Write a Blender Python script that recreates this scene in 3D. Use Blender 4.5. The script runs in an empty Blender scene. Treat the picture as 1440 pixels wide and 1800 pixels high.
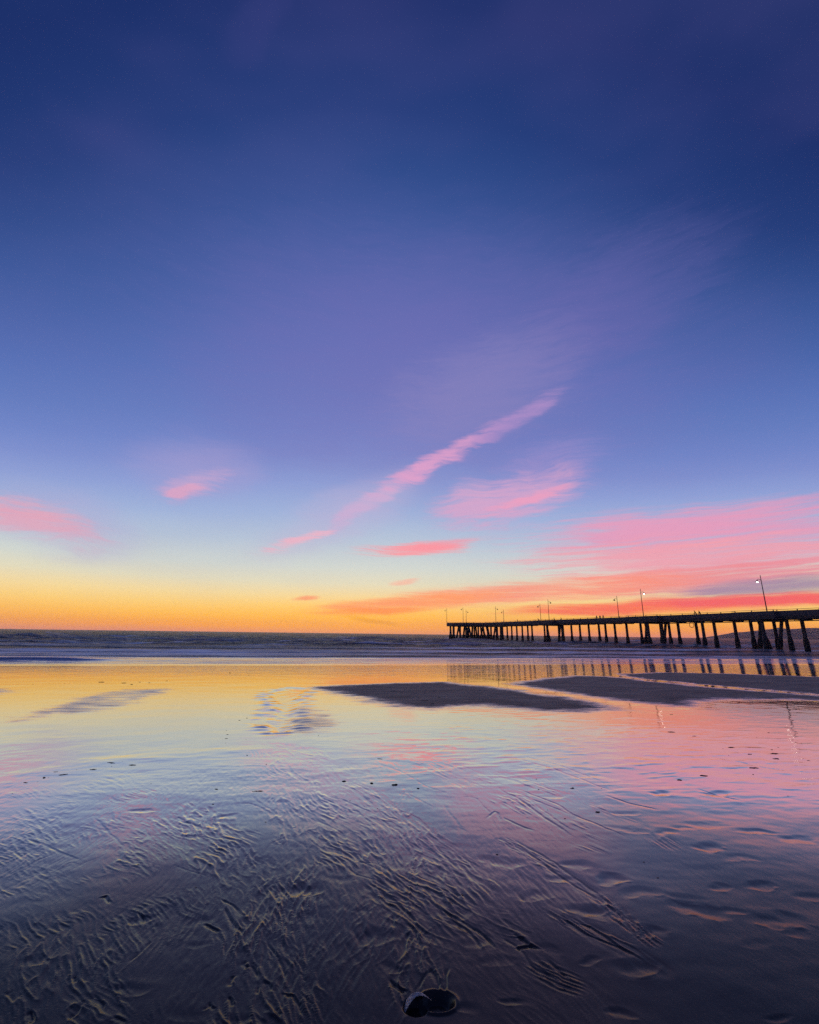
import bpy, bmesh, math, random
import numpy as np
from mathutils import Matrix, Vector

scene = bpy.context.scene
col = scene.collection

# ------------------------------------------------------------------ camera
EYE = 1.5            # eye height above the sand at the photographer's feet
SLOPE = 0.024        # fall of the beach towards the sea
SKEW = 0.2           # the shoreline runs slightly across the view
SEA = -0.9           # still water level
cam_data = bpy.data.cameras.new('camera')
cam = bpy.data.objects.new('camera', cam_data)
col.objects.link(cam)
cam_data.sensor_fit = 'HORIZONTAL'
cam_data.sensor_width = 36.0
cam_data.lens = 19.75
cam_data.clip_start = 0.05
cam_data.clip_end = 40000
cam.matrix_world = (Matrix.Translation((0, 0, EYE)) @ Matrix.Rotation(math.radians(90 + 15.157), 4, 'X')
                    @ Matrix.Rotation(math.radians(0.735), 4, 'Z'))
scene.camera = cam

# ------------------------------------------------------------------ exposure
scene.view_settings.view_transform = 'Standard'
scene.view_settings.look = 'None'
scene.view_settings.exposure = 0.0
scene.view_settings.gamma = 1.0
scene.view_settings.use_curve_mapping = False
scene.cycles.max_bounces = 3
scene.cycles.diffuse_bounces = 1
scene.cycles.glossy_bounces = 2
scene.cycles.transmission_bounces = 1
scene.cycles.volume_bounces = 1
scene.cycles.use_denoising = False
scene.cycles.sample_clamp_indirect = 2.0
scene.cycles.caustics_reflective = False
scene.cycles.caustics_refractive = False


def lin(r, g, b):
    def f(c):
        c /= 255.0
        return c / 12.92 if c <= 0.04045 else ((c + 0.055) / 1.055) ** 2.4
    return (f(r), f(g), f(b), 1.0)


# ------------------------------------------------------------------ sky
# cirrus streaks: azimuth, elevation of the middle, half length, half width (degrees), lean (radians)
CLOUDS={'streak_a':(-5.87,15.93,6.89,1.23,0.569),
'streak_b':(3.90,21.75,10.23,1.36,0.445),
'streak_c':(14.58,26.26,7.50,1.35,0.399),
'streak_d':(-13.81,11.35,4.23,0.98,0.407),
'band_r1':(30.55,11.50,18.84,2.40,0.003),
'band_r2':(35.94,9.83,16.09,3.91,-0.058),
'band_r3':(30.81,8.17,17.83,2.37,-0.024),
'red_small':(0.62,10.52,7.50,0.94,0.058),
'red_small2':(4.82,11.15,4.81,0.58,0.146),
'fan_a':(12.93,16.61,9.66,3.53,0.149),
'fan_b':(15.07,16.31,5.63,0.98,0.288),
'fan_c':(8.21,16.54,3.10,2.87,-0.795),
'left_a':(-40.41,10.32,6.26,1.96,-0.185),
'left_b':(-42.09,10.94,3.67,1.07,-0.078),
'puff_a':(-26.88,16.65,4.42,1.68,0.504),
'puff_b':(-27.66,15.84,2.19,0.64,0.420),
'low_a':(0.38,3.76,12.50,0.98,0.099),
'low_b':(17.57,5.29,18.89,1.46,0.066),
'low_c':(33.94,5.97,14.48,1.71,0.040),
'low_d':(-4.02,2.66,7.02,0.55,0.055),
'redline':(29.62,3.24,18.27,0.93,0.027),
'redline2':(38.18,3.61,12.72,0.74,-0.014),
'grey_a':(40.62,4.77,10.55,0.94,-0.001),
'wisp_a':(-12.99,3.93,2.20,0.34,0.122),
'wisp_b':(-0.24,6.34,1.83,0.42,0.188),
'yel_a':(-4.74,1.50,3.54,0.34,-0.121),
'mauve_a':(1.36,32.17,40.70,17.76,-0.030),
'mauve_b':(9.86,29.85,16.71,7.24,0.209),
'mauve_c':(28.46,37.07,14.43,6.43,0.216),
'mauve_d':(-27.26,59.61,6.38,2.59,0.731),
'halo_a':(-26.57,18.64,8.67,3.85,0.053),
'halo_b':(-38.23,10.61,7.90,3.93,-0.208),
'halo_c':(-8.30,14.58,12.64,3.93,0.463),
'mauve_e':(16.83,19.23,9.70,4.13,0.278)}
SUN_AZ = -4.0        # where the sun has just gone down, degrees right of straight ahead
SUN_EL = -1.0


class Nodes:
    def __init__(self, tree):
        self.t = tree
        self.n = tree.nodes
        self.l = tree.links

    def new(self, kind, **kw):
        nd = self.n.new(kind)
        for k, v in kw.items():
            setattr(nd, k, v)
        return nd

    def put(self, sock, val):
        if val is None:
            return
        if isinstance(val, bpy.types.NodeSocket):
            self.l.new(val, sock)
        else:
            sock.default_value = val

    def math(self, op, a, b=None, c=None, clamp=False):
        nd = self.new('ShaderNodeMath', operation=op, use_clamp=clamp)
        self.put(nd.inputs[0], a)
        self.put(nd.inputs[1], b)
        if c is not None:
            self.put(nd.inputs[2], c)
        return nd.outputs[0]

    def vmath(self, op, a, b=None, scale=None):
        nd = self.new('ShaderNodeVectorMath', operation=op)
        self.put(nd.inputs[0], a)
        if b is not None:
            self.put(nd.inputs[1], b)
        if scale is not None:
            self.put(nd.inputs['Scale'], scale)
        return nd.outputs['Value'] if op in ('LENGTH', 'DOT_PRODUCT') else nd.outputs[0]

    def mapr(self, v, a, b, c=0.0, d=1.0, smooth=True):
        nd = self.new('ShaderNodeMapRange', interpolation_type='SMOOTHSTEP' if smooth else 'LINEAR')
        self.put(nd.inputs['Value'], v)
        for k, x in (('From Min', a), ('From Max', b), ('To Min', c), ('To Max', d)):
            self.put(nd.inputs[k], x)
        return nd.outputs[0]

    def mix(self, f, a, b, kind='MIX'):
        nd = self.new('ShaderNodeMix', data_type='RGBA', blend_type=kind, clamp_factor=True)
        self.put(nd.inputs[0], f)
        self.put(nd.inputs[6], a)
        self.put(nd.inputs[7], b)
        return nd.outputs[2]

    def noise(self, vec, scale, detail=3.0, rough=0.5, dist=0.0, dims='3D'):
        nd = self.new('ShaderNodeTexNoise', noise_dimensions=dims)
        self.put(nd.inputs['Vector'], vec)
        nd.inputs['Scale'].default_value = scale
        nd.inputs['Detail'].default_value = detail
        nd.inputs['Roughness'].default_value = rough
        nd.inputs['Distortion'].default_value = dist
        return nd.outputs['Fac']

    def mapping(self, vec, loc=(0, 0, 0), rot=(0, 0, 0), scale=(1, 1, 1), kind='POINT'):
        nd = self.new('ShaderNodeMapping', vector_type=kind)
        self.put(nd.inputs['Vector'], vec)
        nd.inputs['Location'].default_value = loc
        nd.inputs['Rotation'].default_value = rot
        nd.inputs['Scale'].default_value = scale
        return nd.outputs[0]

    def ramp(self, f, stops):
        nd = self.new('ShaderNodeValToRGB')
        cr = nd.color_ramp
        cr.interpolation = 'LINEAR'
        while len(cr.elements) > 1:
            cr.elements.remove(cr.elements[-1])
        for i, (p, c) in enumerate(stops):
            e = cr.elements[0] if i == 0 else cr.elements.new(p)
            e.position = p
            e.color = c
        self.put(nd.inputs[0], f)
        return nd.outputs[0]


world = bpy.data.worlds.new('World')
scene.world = world
world.use_nodes = True
world.cycles.sampling_method = 'NONE'      # a smooth sky with no sun disc needs no light sampling
W = Nodes(world.node_tree)
W.n.clear()
direction = W.new('ShaderNodeTexCoord').outputs['Generated']
sep = W.new('ShaderNodeSeparateXYZ')
W.put(sep.inputs[0], direction)
dx, dy, dz = sep.outputs
DEG = 180 / math.pi
az = W.math('MULTIPLY', W.math('ARCTAN2', dx, dy), DEG)
el = W.math('MULTIPLY', W.math('ARCSINE', dz), DEG)
elc = W.math('MAXIMUM', el, 0.0)
comb = W.new('ShaderNodeCombineXYZ')
W.put(comb.inputs[0], az)
W.put(comb.inputs[1], el)
azel = comb.outputs[0]
SUNSET = [(0, (230, 150, 120)), (0.8, (252, 167, 84)), (2.0, (254, 190, 94)), (3.2, (251, 207, 124)), (4.3, (245, 216, 154)), (6, (226, 218, 188)),
          (8, (208, 213, 206)), (11.5, (182, 196, 214)), (15, (160, 178, 216)), (19, (142, 159, 212)), (22.5, (126, 143, 204)),
          (26, (112, 133, 198)), (30, (100, 124, 190)), (36, (86, 112, 180)), (42, (72, 99, 166)), (48, (58, 86, 151)), (52, (48, 75, 138)), (57, (36, 60, 121)),
          (64, (28, 47, 105)), (72, (25, 44, 98)), (90, (20, 38, 88))]
HAZE_DENSITY, HAZE_REACH, HAZE_TOP = 0.00012, 3400.0, 72.0
HAZE_GLOW = (0.42, 0.28, 0.24)


def beyond_haze(e, c):
    """the light that must arrive at the far side of the haze for a colour c to be seen at elevation e"""
    path = min(HAZE_REACH, HAZE_TOP / math.tan(math.radians(max(e, 0.05))))
    keep = math.exp(-HAZE_DENSITY * path)
    return tuple(max(0.0, (v - g * (1 - keep)) / keep) for v, g in zip(lin(*c)[:3], HAZE_GLOW)) + (1.0,)


EAST = [(0, (84, 92, 138)), (4, (120, 108, 150)), (9, (146, 122, 164)), (16, (112, 122, 180)), (26, (78, 108, 180)),
        (42, (58, 88, 165)), (57, (40, 64, 128)), (90, (22, 42, 92))]
# high up, the light fades with the distance from the sunset; low down, it lies in bands along the horizon
sun_dir = (math.sin(math.radians(SUN_AZ)), math.cos(math.radians(SUN_AZ)), 0)
ang = W.math('MULTIPLY', W.math('ARCCOSINE', W.vmath('DOT_PRODUCT', direction, sun_dir)), DEG)
lift = W.math('MULTIPLY', W.math('MAXIMUM', W.math('SUBTRACT', ang, elc), 0.0), W.mapr(elc, 4.0, 46.0))
eff = W.math('MINIMUM', W.math('ADD', elc, lift), 90.0)
fe = W.math('DIVIDE', eff, 90.0)
base = W.ramp(fe, [(p / 90, beyond_haze(p, c)) for p, c in SUNSET])
east = W.ramp(fe, [(p / 90, beyond_haze(p, c)) for p, c in EAST])
flat = W.new('ShaderNodeCombineXYZ')
W.put(flat.inputs[0], dx)
W.put(flat.inputs[1], dy)
facing = W.vmath('DOT_PRODUCT', W.vmath('NORMALIZE', flat.outputs[0]), sun_dir)
sky = W.mix(W.mapr(facing, -0.55, 0.55), east, base)
# deeper yellow round the place where the sun went down
d_sun = W.vmath('LENGTH', W.mapping(azel, (SUN_AZ, 1.0, 0), (0, 0, 0), (30, 4.5, 1), 'TEXTURE'))
sky = W.mix(W.mapr(d_sun, 1.0, 0.0, 0.0, 0.34), sky, beyond_haze(1.5, (255, 184, 70)))

# cirrus, drawn out along the wind
warp_n = W.new('ShaderNodeTexNoise')
W.put(warp_n.inputs['Vector'], W.mapping(azel, (0, 0, 0), (0, 0, -0.3), (0.10, 0.22, 1)))
warp_n.inputs['Scale'].default_value = 1.0
warp_n.inputs['Detail'].default_value = 4.0
warp = W.vmath('SUBTRACT', warp_n.outputs['Color'], (0.5, 0.5, 0.5))
wsep = W.new('ShaderNodeSeparateXYZ')
W.put(wsep.inputs[0], warp)
wide = W.vmath('ADD', azel, W.vmath('MULTIPLY', warp, (6.0, 3.0, 0)))
tight = W.vmath('ADD', azel, W.vmath('MULTIPLY', warp, (7.0, 1.3, 0)))
def strands(vec, lean, a, b, detail):
    """cirrus strands: broad ones broken up by fine ones, stretched to full contrast"""
    broad = W.mapr(W.noise(W.mapping(vec, (0, 0, 0), (0, 0, lean), a), 1.0, detail, 0.62), 0.32, 0.68, 0.0, 1.0, False)
    thin = W.mapr(W.noise(W.mapping(vec, (3.3, 1.7, 0), (0, 0, lean), b), 1.0, 4.0, 0.68), 0.30, 0.70, 0.0, 1.0, False)
    return W.math('ADD', W.math('MULTIPLY', broad, 0.6), W.math('MULTIPLY', thin, 0.4))


fibre = strands(wide, -0.42, (0.13, 0.9, 1), (0.30, 3.2, 1), 4.0)
fibre_low = strands(tight, -0.03, (0.07, 1.3, 1), (0.16, 4.2, 1), 4.0)


def cloud(sky, name, colour, strength, low=False, core=0.15, fibres=1.0):
    a, e, L, w, ang = CLOUDS[name]
    r = W.vmath('LENGTH', W.mapping(tight if low else wide, (a, e, 0), (0, 0, ang), (L, w, 1), 'TEXTURE'))
    m = W.mapr(r, 1.6, core)
    f = fibre_low if low else fibre
    t = W.math('ADD', m, W.math('MULTIPLY', W.math('SUBTRACT', f, 0.5), 2.0 * fibres))
    m = W.math('MULTIPLY', W.mapr(t, 0.05, 1.1), W.mapr(m, 0.0, 0.6))
    return W.mix(W.math('MULTIPLY', m, strength), sky, beyond_haze(e, colour))


for name, c, s, low, core, fb in [
        ('mauve_a', (122, 110, 178), 0.50, False, 0.0, 0.10), ('mauve_b', (150, 138, 190), 0.42, False, 0.0, 0.25),
        ('mauve_c', (112, 104, 172), 0.26, False, 0.0, 0.25), ('mauve_d', (56, 62, 124), 0.35, False, 0.0, 0.1), ('halo_a', (170, 158, 206), 0.5, False, 0.0, 0.15), ('halo_b', (176, 170, 210), 0.5, False, 0.0, 0.15), ('halo_c', (190, 176, 210), 0.5, False, 0.0, 0.15),
        ('mauve_e', (170, 150, 206), 0.4, False, 0.0, 0.4),
        ('streak_a', (204, 172, 208), 0.85, False, 0.1, 0.4), ('streak_b', (224, 160, 200), 0.9, False, 0.0, 0.55),
        ('streak_c', (176, 142, 198), 0.8, False, 0.0, 0.4), ('streak_d', (238, 178, 194), 0.85, False, 0.0, 0.75),
        ('fan_c', (196, 166, 206), 0.6, False, 0.0, 0.5), ('fan_a', (214, 164, 200), 0.8, False, 0.1, 0.6), ('fan_b', (240, 158, 188), 0.75, False, 0.1, 0.5),
        ('puff_a', (194, 164, 204), 0.8, False, 0.0, 0.7), ('puff_b', (226, 164, 192), 0.7, False, 0.0, 0.8),
        ('left_a', (222, 168, 188), 0.92, False, 0.15, 0.62), ('left_b', (232, 160, 180), 0.4, False, 0.1, 0.5),
        ('band_r2', (206, 154, 192), 0.8, True, 0.2, 0.4), ('band_r1', (234, 154, 184), 0.75, True, 0.1, 0.75),
        ('band_r3', (242, 160, 170), 0.8, True, 0.1, 0.8),
        ('red_small', (250, 152, 160), 0.92, True, 0.05, 0.85), ('red_small2', (250, 146, 158), 0.7, True, 0.1, 0.6),
        ('low_c', (232, 140, 152), 0.85, True, 0.1, 0.5), ('low_b', (252, 148, 122), 0.9, True, 0.15, 0.45), ('low_a', (254, 158, 104), 0.95, True, 0.2, 0.4),
        ('low_d', (252, 150, 84), 0.85, True, 0.1, 0.5),
        ('grey_a', (164, 140, 164), 0.9, True, 0.2, 0.35),
        ('redline', (250, 112, 88), 0.95, True, 0.2, 0.4), ('redline2', (244, 104, 104), 0.9, True, 0.2, 0.4),
        ('wisp_a', (250, 150, 110), 0.8, True, 0.0, 0.3), ('wisp_b', (252, 172, 150), 0.6, True, 0.0, 0.4), ('yel_a', (232, 160, 50), 0.7, True, 0.0, 0.3)]:
    sky = cloud(sky, name, c, s, low, core, fb)
# thin veil over the whole dome, so that the blue is never perfectly even
veil = W.noise(W.mapping(direction, (0, 0, 0), (0, 0, 0.5), (1.6, 4.0, 6.0)), 1.0, 3.0, 0.55)
sky = W.mix(W.mapr(veil, 0.38, 0.75, 0.0, 0.10), sky, lin(120, 106, 176))

nishita = W.new('ShaderNodeTexSky', sky_type='NISHITA')
nishita.sun_disc = False
nishita.sun_elevation = math.radians(SUN_EL)
nishita.sun_rotation = math.radians(SUN_AZ)
bg = W.new('ShaderNodeBackground')
W.put(bg.inputs[0], sky)
bg.inputs[1].default_value = 1.0
bg2 = W.new('ShaderNodeBackground')
W.put(bg2.inputs[0], nishita.outputs[0])
bg2.inputs[1].default_value = 0.02
add = W.new('ShaderNodeAddShader')
W.l.new(bg.outputs[0], add.inputs[0])
W.l.new(bg2.outputs[0], add.inputs[1])
wout = W.new('ShaderNodeOutputWorld')
W.l.new(add.outputs[0], wout.inputs[0])

# the last glow of the sun, just at the horizon
sun_data = bpy.data.lights.new('sun', 'SUN')
sun_data.energy = 0.003
sun_data.angle = math.radians(20)
sun_data.color = (1.0, 0.62, 0.32)
sun = bpy.data.objects.new('sun', sun_data)
col.objects.link(sun)
sv = Vector((sun_dir[0], sun_dir[1], math.tan(math.radians(1.0))))
sun.rotation_euler = sv.to_track_quat('Z', 'Y').to_euler()

# ------------------------------------------------------------------ helpers
rng = np.random.default_rng(7)
random.seed(7)


GRADIENTS = {}


def perlin(x, y, seed=0):
    if seed not in GRADIENTS:
        ang = np.random.default_rng(seed).random((256, 256)).astype(np.float32) * 2 * np.pi
        GRADIENTS[seed] = np.cos(ang), np.sin(ang)
    gx, gy = GRADIENTS[seed]
    xi = np.floor(x).astype(np.int32)
    yi = np.floor(y).astype(np.int32)
    xf = (x - xi).astype(np.float32)
    yf = (y - yi).astype(np.float32)
    u = xf * xf * xf * (xf * (xf * 6 - 15) + 10)
    v = yf * yf * yf * (yf * (yf * 6 - 15) + 10)
    xa, xb, ya, yb = xi & 255, (xi + 1) & 255, yi & 255, (yi + 1) & 255

    def g(a, b, p, q):
        return gx[a, b] * p + gy[a, b] * q
    n0 = g(xa, ya, xf, yf) * (1 - u) + g(xb, ya, xf - 1, yf) * u
    n1 = g(xa, yb, xf, yf - 1) * (1 - u) + g(xb, yb, xf - 1, yf - 1) * u
    return (n0 * (1 - v) + n1 * v) * 1.5


def fbm(x, y, seed=0, oct=3, gain=0.5):
    s = 0
    a = 1.0
    for i in range(oct):
        s = s + a * perlin(x * 2 ** i + 17.3 * i, y * 2 ** i - 9.1 * i, seed + i)
        a *= gain
    return s


def sstep(a, b, x):
    t = np.clip((x - a) / (b - a), 0, 1)
    return t * t * (3 - 2 * t)


def poly_sdf(px, py, poly):
    """signed distance to a polygon, negative inside"""
    d = np.full(px.shape, 1e9, np.float32)
    inside = np.zeros(px.shape, bool)
    n = len(poly)
    for i in range(n):
        ax, ay = poly[i]
        bx, by = poly[(i + 1) % n]
        ex, ey = bx - ax, by - ay
        t = np.clip(((px - ax) * ex + (py - ay) * ey) / (ex * ex + ey * ey + 1e-12), 0, 1)
        d = np.minimum(d, (px - ax - t * ex) ** 2 + (py - ay - t * ey) ** 2)
        c = ((ay > py) != (by > py)) & (px < (bx - ax) * (py - ay) / (by - ay + 1e-12) + ax)
        inside ^= c
    d = np.sqrt(d)
    return np.where(inside, -d, d)


def line_dist(px, py, pts):
    """distance to a polyline, and on which side"""
    d = np.full(px.shape, 1e9, np.float32)
    side = np.zeros(px.shape, np.float32)
    for (ax, ay), (bx, by) in zip(pts[:-1], pts[1:]):
        ex, ey = bx - ax, by - ay
        t = np.clip(((px - ax) * ex + (py - ay) * ey) / (ex * ex + ey * ey + 1e-12), 0, 1)
        q = (px - ax - t * ex) ** 2 + (py - ay - t * ey) ** 2
        near = q < d
        d = np.where(near, q, d)
        side = np.where(near, ex * (py - ay) - ey * (px - ax), side)
    return np.sqrt(d), np.sign(side)


def grid_mesh(name, X, Y, Z, attrs=None):
    nr, nc = X.shape
    co = np.stack([X, Y, Z], -1).reshape(-1, 3).astype(np.float32)
    idx = np.arange(nr * nc, dtype=np.int32).reshape(nr, nc)
    f = np.stack([idx[:-1, :-1], idx[:-1, 1:], idx[1:, 1:], idx[1:, :-1]], -1).reshape(-1, 4)
    me = bpy.data.meshes.new(name)
    me.vertices.add(len(co))
    me.vertices.foreach_set('co', co.ravel())
    me.loops.add(f.size)
    me.loops.foreach_set('vertex_index', f.ravel())
    me.polygons.add(len(f))
    me.polygons.foreach_set('loop_start', np.arange(0, f.size, 4, dtype=np.int32))
    me.polygons.foreach_set('use_smooth', np.ones(len(f), bool))
    me.update(calc_edges=True)
    for k, v in (attrs or {}).items():
        a = me.attributes.new(k, 'FLOAT', 'POINT')
        a.data.foreach_set('value', v.reshape(-1).astype(np.float32))
    return me


def link(name, me, mat=None, parent=None):
    o = bpy.data.objects.new(name, me)
    col.objects.link(o)
    if mat:
        me.materials.append(mat)
    if parent:
        o.parent = parent
    return o


def tag(o, label=None, cat=None, group=None, kind=None):
    for k, v in (('label', label), ('category', cat), ('group', group), ('kind', kind)):
        if v:
            o[k] = v
    return o


def empty(name, loc, rz=0.0):
    o = bpy.data.objects.new(name, None)
    col.objects.link(o)
    o.location = loc
    o.rotation_euler = (0, 0, rz)
    o.empty_display_size = 0.3
    return o


def new_mat(name):
    m = bpy.data.materials.new(name)
    m.use_nodes = True
    t = Nodes(m.node_tree)
    t.n.clear()
    out = t.new('ShaderNodeOutputMaterial')
    return m, t, out


def attr(t, name):
    return t.new('ShaderNodeAttribute', attribute_name=name).outputs['Fac']


def simple_mat(name, colour, rough=0.7, scale=6.0, var=0.35, bump=0.2, metal=0.0):
    m, t, out = new_mat(name)
    p = t.new('ShaderNodeBsdfPrincipled')
    pos = t.new('ShaderNodeTexCoord').outputs['Object']
    n = t.noise(pos, scale, 5.0, 0.6)
    c = (*colour, 1.0)
    dark = (*(x * (1 - var) for x in colour), 1.0)
    t.put(p.inputs['Base Color'], t.mix(t.mapr(n, 0.3, 0.7), dark, c))
    p.inputs['Roughness'].default_value = rough
    p.inputs['Metallic'].default_value = metal
    b = t.new('ShaderNodeBump')
    b.inputs['Strength'].default_value = bump
    b.inputs['Distance'].default_value = 0.02
    t.put(b.inputs['Height'], n)
    t.l.new(b.outputs[0], p.inputs['Normal'])
    t.l.new(p.outputs[0], out.inputs[0])
    return m


# ------------------------------------------------------------------ the beach
RILLS=[[(0.82,4.15),(0.97,3.86),(1.09,3.6),(1.21,3.33),(1.25,3.09),(1.29,2.98)],
[(0.88,4.18),(1.04,3.88),(1.15,3.6),(1.25,3.32),(1.29,3.09),(1.32,2.95)],
[(0.93,3.09),(0.99,2.96),(1.08,2.87),(1.16,2.8),(1.2,2.74)],
[(0.98,3.06),(1.07,3.02),(1.13,2.88),(1.19,2.8)],
[(1.19,3.12),(1.22,3.05),(1.25,2.97)],
[(0.52,2.94),(0.61,2.84),(0.62,2.73),(0.66,2.64)],
[(0.59,2.96),(0.66,2.87),(0.69,2.83)],
[(0.73,2.76),(0.77,2.68),(0.8,2.6)],
[(0.62,2.84),(0.7,2.87)],
[(-0.27,4.62),(-0.07,4.28),(0.07,3.75)],
[(-0.21,4.62),(-0,4.23),(0.14,3.82)],
[(-0.22,3.84),(-0.13,3.71),(-0.06,3.55)],
[(0.35,5.06),(0.45,4.68),(0.49,4.38)],
[(0.48,5.31),(0.71,5.24),(0.79,4.83),(0.79,4.36)],
[(0.75,4.64),(0.86,4.86),(0.84,4.57)],
[(1.03,5.38),(1.12,5.11),(1.19,4.84)],
[(1.14,5.44),(1.4,5.08),(1.58,4.66)],
[(1.31,5.08),(1.38,4.65),(1.43,4.37)],
[(0.89,4.69),(0.98,4.51),(1.07,4.39)],
[(1.49,7.05),(1.89,6.39),(2.19,5.67),(2.32,5.43)],
[(1.62,7.22),(2.03,6.59),(2.3,5.8)],
[(2.09,5.37),(2.26,5.1),(2.45,4.91)],
[(1.18,5.64),(1.39,5.26),(1.59,4.79),(1.84,4.21)],
[(1.04,5.58),(1.18,5.11),(1.3,4.65),(1.4,4.27)],
[(3.24,5.61),(3.33,5.34),(3.47,5.18)],
[(6.17,11.07),(7.6,10.27),(8.05,9.55)],
[(4.33,7.28),(4.68,6.55),(5.16,6.26)],
[(4.89,7.92),(5.05,7.16),(5.74,6.91)],
[(-1.73,7.22),(-1.53,6.88),(-1.04,6.36)],
[(-1.57,7.61),(-1.19,7.31),(-0.85,6.91)],
[(-1.62,6.63),(-1.37,6.08),(-1.15,5.63)],
[(-1.35,6.79),(-1.09,6.44)],
[(-1.65,5.32),(-1.25,4.82),(-1.13,4.58)],
[(-1.67,5.02),(-1.52,5.02),(-1.24,4.74)],
[(-1.13,5.24),(-0.78,4.61),(-0.62,4.42),(-0.39,4.13)],
[(-1.18,4.9),(-0.93,4.72),(-0.68,4.48)],
[(-0.84,5.24),(-0.65,5.16),(-0.28,4.76),(-0.04,4.31)],
[(-0.49,5.34),(-0.36,5.13),(-0.26,4.88)],
[(-0.65,4.91),(-0.47,4.83),(-0.35,4.59),(-0.26,4.4)],
[(-0.39,4.84),(-0.16,4.53),(0.03,4.19)],
[(-1.05,3.97),(-1.03,4.15),(-0.93,4.21),(-0.79,4.07),(-0.7,3.97)],
[(-0.56,3.92),(-0.44,3.77),(-0.32,3.62),(-0.2,3.54),(-0.14,3.49)],
[(-0.57,4.08),(-0.38,3.83),(-0.29,3.77),(-0.21,3.79),(-0.1,3.62),(-0.04,3.53)],
[(-0.52,4.02),(-0.34,3.82),(-0.17,3.66),(-0.08,3.52)],
[(-1.18,3.31),(-1.03,3.22),(-0.88,3.07)],
[(-1.12,3.04),(-1.01,2.96)],
[(-1.08,3.22),(-0.95,3.05),(-0.86,2.95)],
[(-0.1,3.39),(-0.05,3.21)],
[(-0.08,3.11),(-0.06,3)],
[(-0.68,2.95),(-0.59,2.83)],
[(-0.72,2.88),(-0.65,2.78)],
[(-0.8,3.43),(-0.65,3.23)],
[(-0.69,2.84),(-0.6,2.71),(-0.55,2.59)],
[(-0.69,2.84),(-0.66,2.75)],
[(-0.76,2.73),(-0.69,2.61)],
[(-0.76,2.73),(-0.77,2.67)],
[(-0.77,2.71),(-0.72,2.63)],
[(-0.74,2.79),(-0.69,2.68)],
[(-0.77,2.63),(-0.78,2.56)],
[(-0.66,2.6),(-0.58,2.53)],
[(-0.66,2.6),(-0.66,2.51)],
[(-0.53,2.52),(-0.49,2.53),(-0.44,2.44),(-0.41,2.39)],
[(-0.44,2.53),(-0.38,2.45),(-0.37,2.41)],
[(-0.56,2.43),(-0.53,2.39)],
[(-0.5,2.66),(-0.46,2.59)],
[(-0.82,2.45),(-0.84,2.41)],
[(-0.82,2.46),(-0.79,2.42)],
[(-0.78,2.5),(-0.75,2.44)],
[(-1.41,2.5),(-1.3,2.43),(-1.28,2.39)],
[(-1.4,2.46),(-1.38,2.35)],
[(-1.22,2.38),(-1.14,2.34)],
[(-1.59,2.4),(-1.52,2.34)],
[(-1.53,3.15),(-1.44,3.05)],
[(-1.32,2.88),(-1.32,2.78),(-1.33,2.71)],
[(-1.54,2.61),(-1.5,2.57)],
[(-1.69,2.44),(-1.79,2.5)],
[(-2.87,4.68),(-2.54,4.38),(-2.25,4.1),(-2.14,3.98)],
[(-2.65,3.71),(-2.65,3.84),(-2.53,3.71)],
[(-2.38,3.67),(-2.39,3.77),(-2.3,3.72)],
[(-1.88,3.28),(-1.86,3.32),(-1.76,3.23)],
[(-3.09,4.19),(-2.7,3.99),(-2.28,3.76)],
[(-1.66,3.73),(-1.5,3.64),(-1.35,3.57)],
[(-2.21,4.39),(-2.04,4.21),(-1.88,4)],
[(-2.16,4.72),(-1.91,4.52),(-1.71,4.4)],
[(0.08,2.54),(0.12,2.65),(0.14,2.69)],
[(-0.05,2.61),(-0.01,2.55),(0.02,2.53)],
[(0.14,2.69),(0.16,2.59),(0.15,2.52)],
[(0.21,2.69),(0.19,2.57),(0.17,2.5)],
[(-0.59,6.98),(-0.1,6.25),(0.29,5.56),(0.51,5.27)],
[(0.34,6.54),(0.71,5.9),(1,5.38)],
[(0.58,6.7),(0.94,6.1),(1.18,5.48)],
[(-0.15,5.45),(0.1,5.26),(0.26,4.93)],
[(-0.07,4.92),(0.14,4.63),(0.23,4.31)],
[(0.21,4.14),(0.32,3.85),(0.35,3.71)],
[(0.12,3.44),(0.28,3.3),(0.37,3.18)],
[(0.16,3.24),(0.29,3.09),(0.43,2.96),(0.5,2.82)],
[(0.22,3.44),(0.32,3.37),(0.41,3.24)],
[(0.03,3.06),(0.09,2.96),(0.12,2.84)],
[(-0.04,3.24),(0.03,3.12),(0.08,2.96)],
[(0.29,3.07),(0.37,2.96),(0.41,2.82)],
[(0.35,3.04),(0.43,2.94),(0.47,2.83)]]
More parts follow.
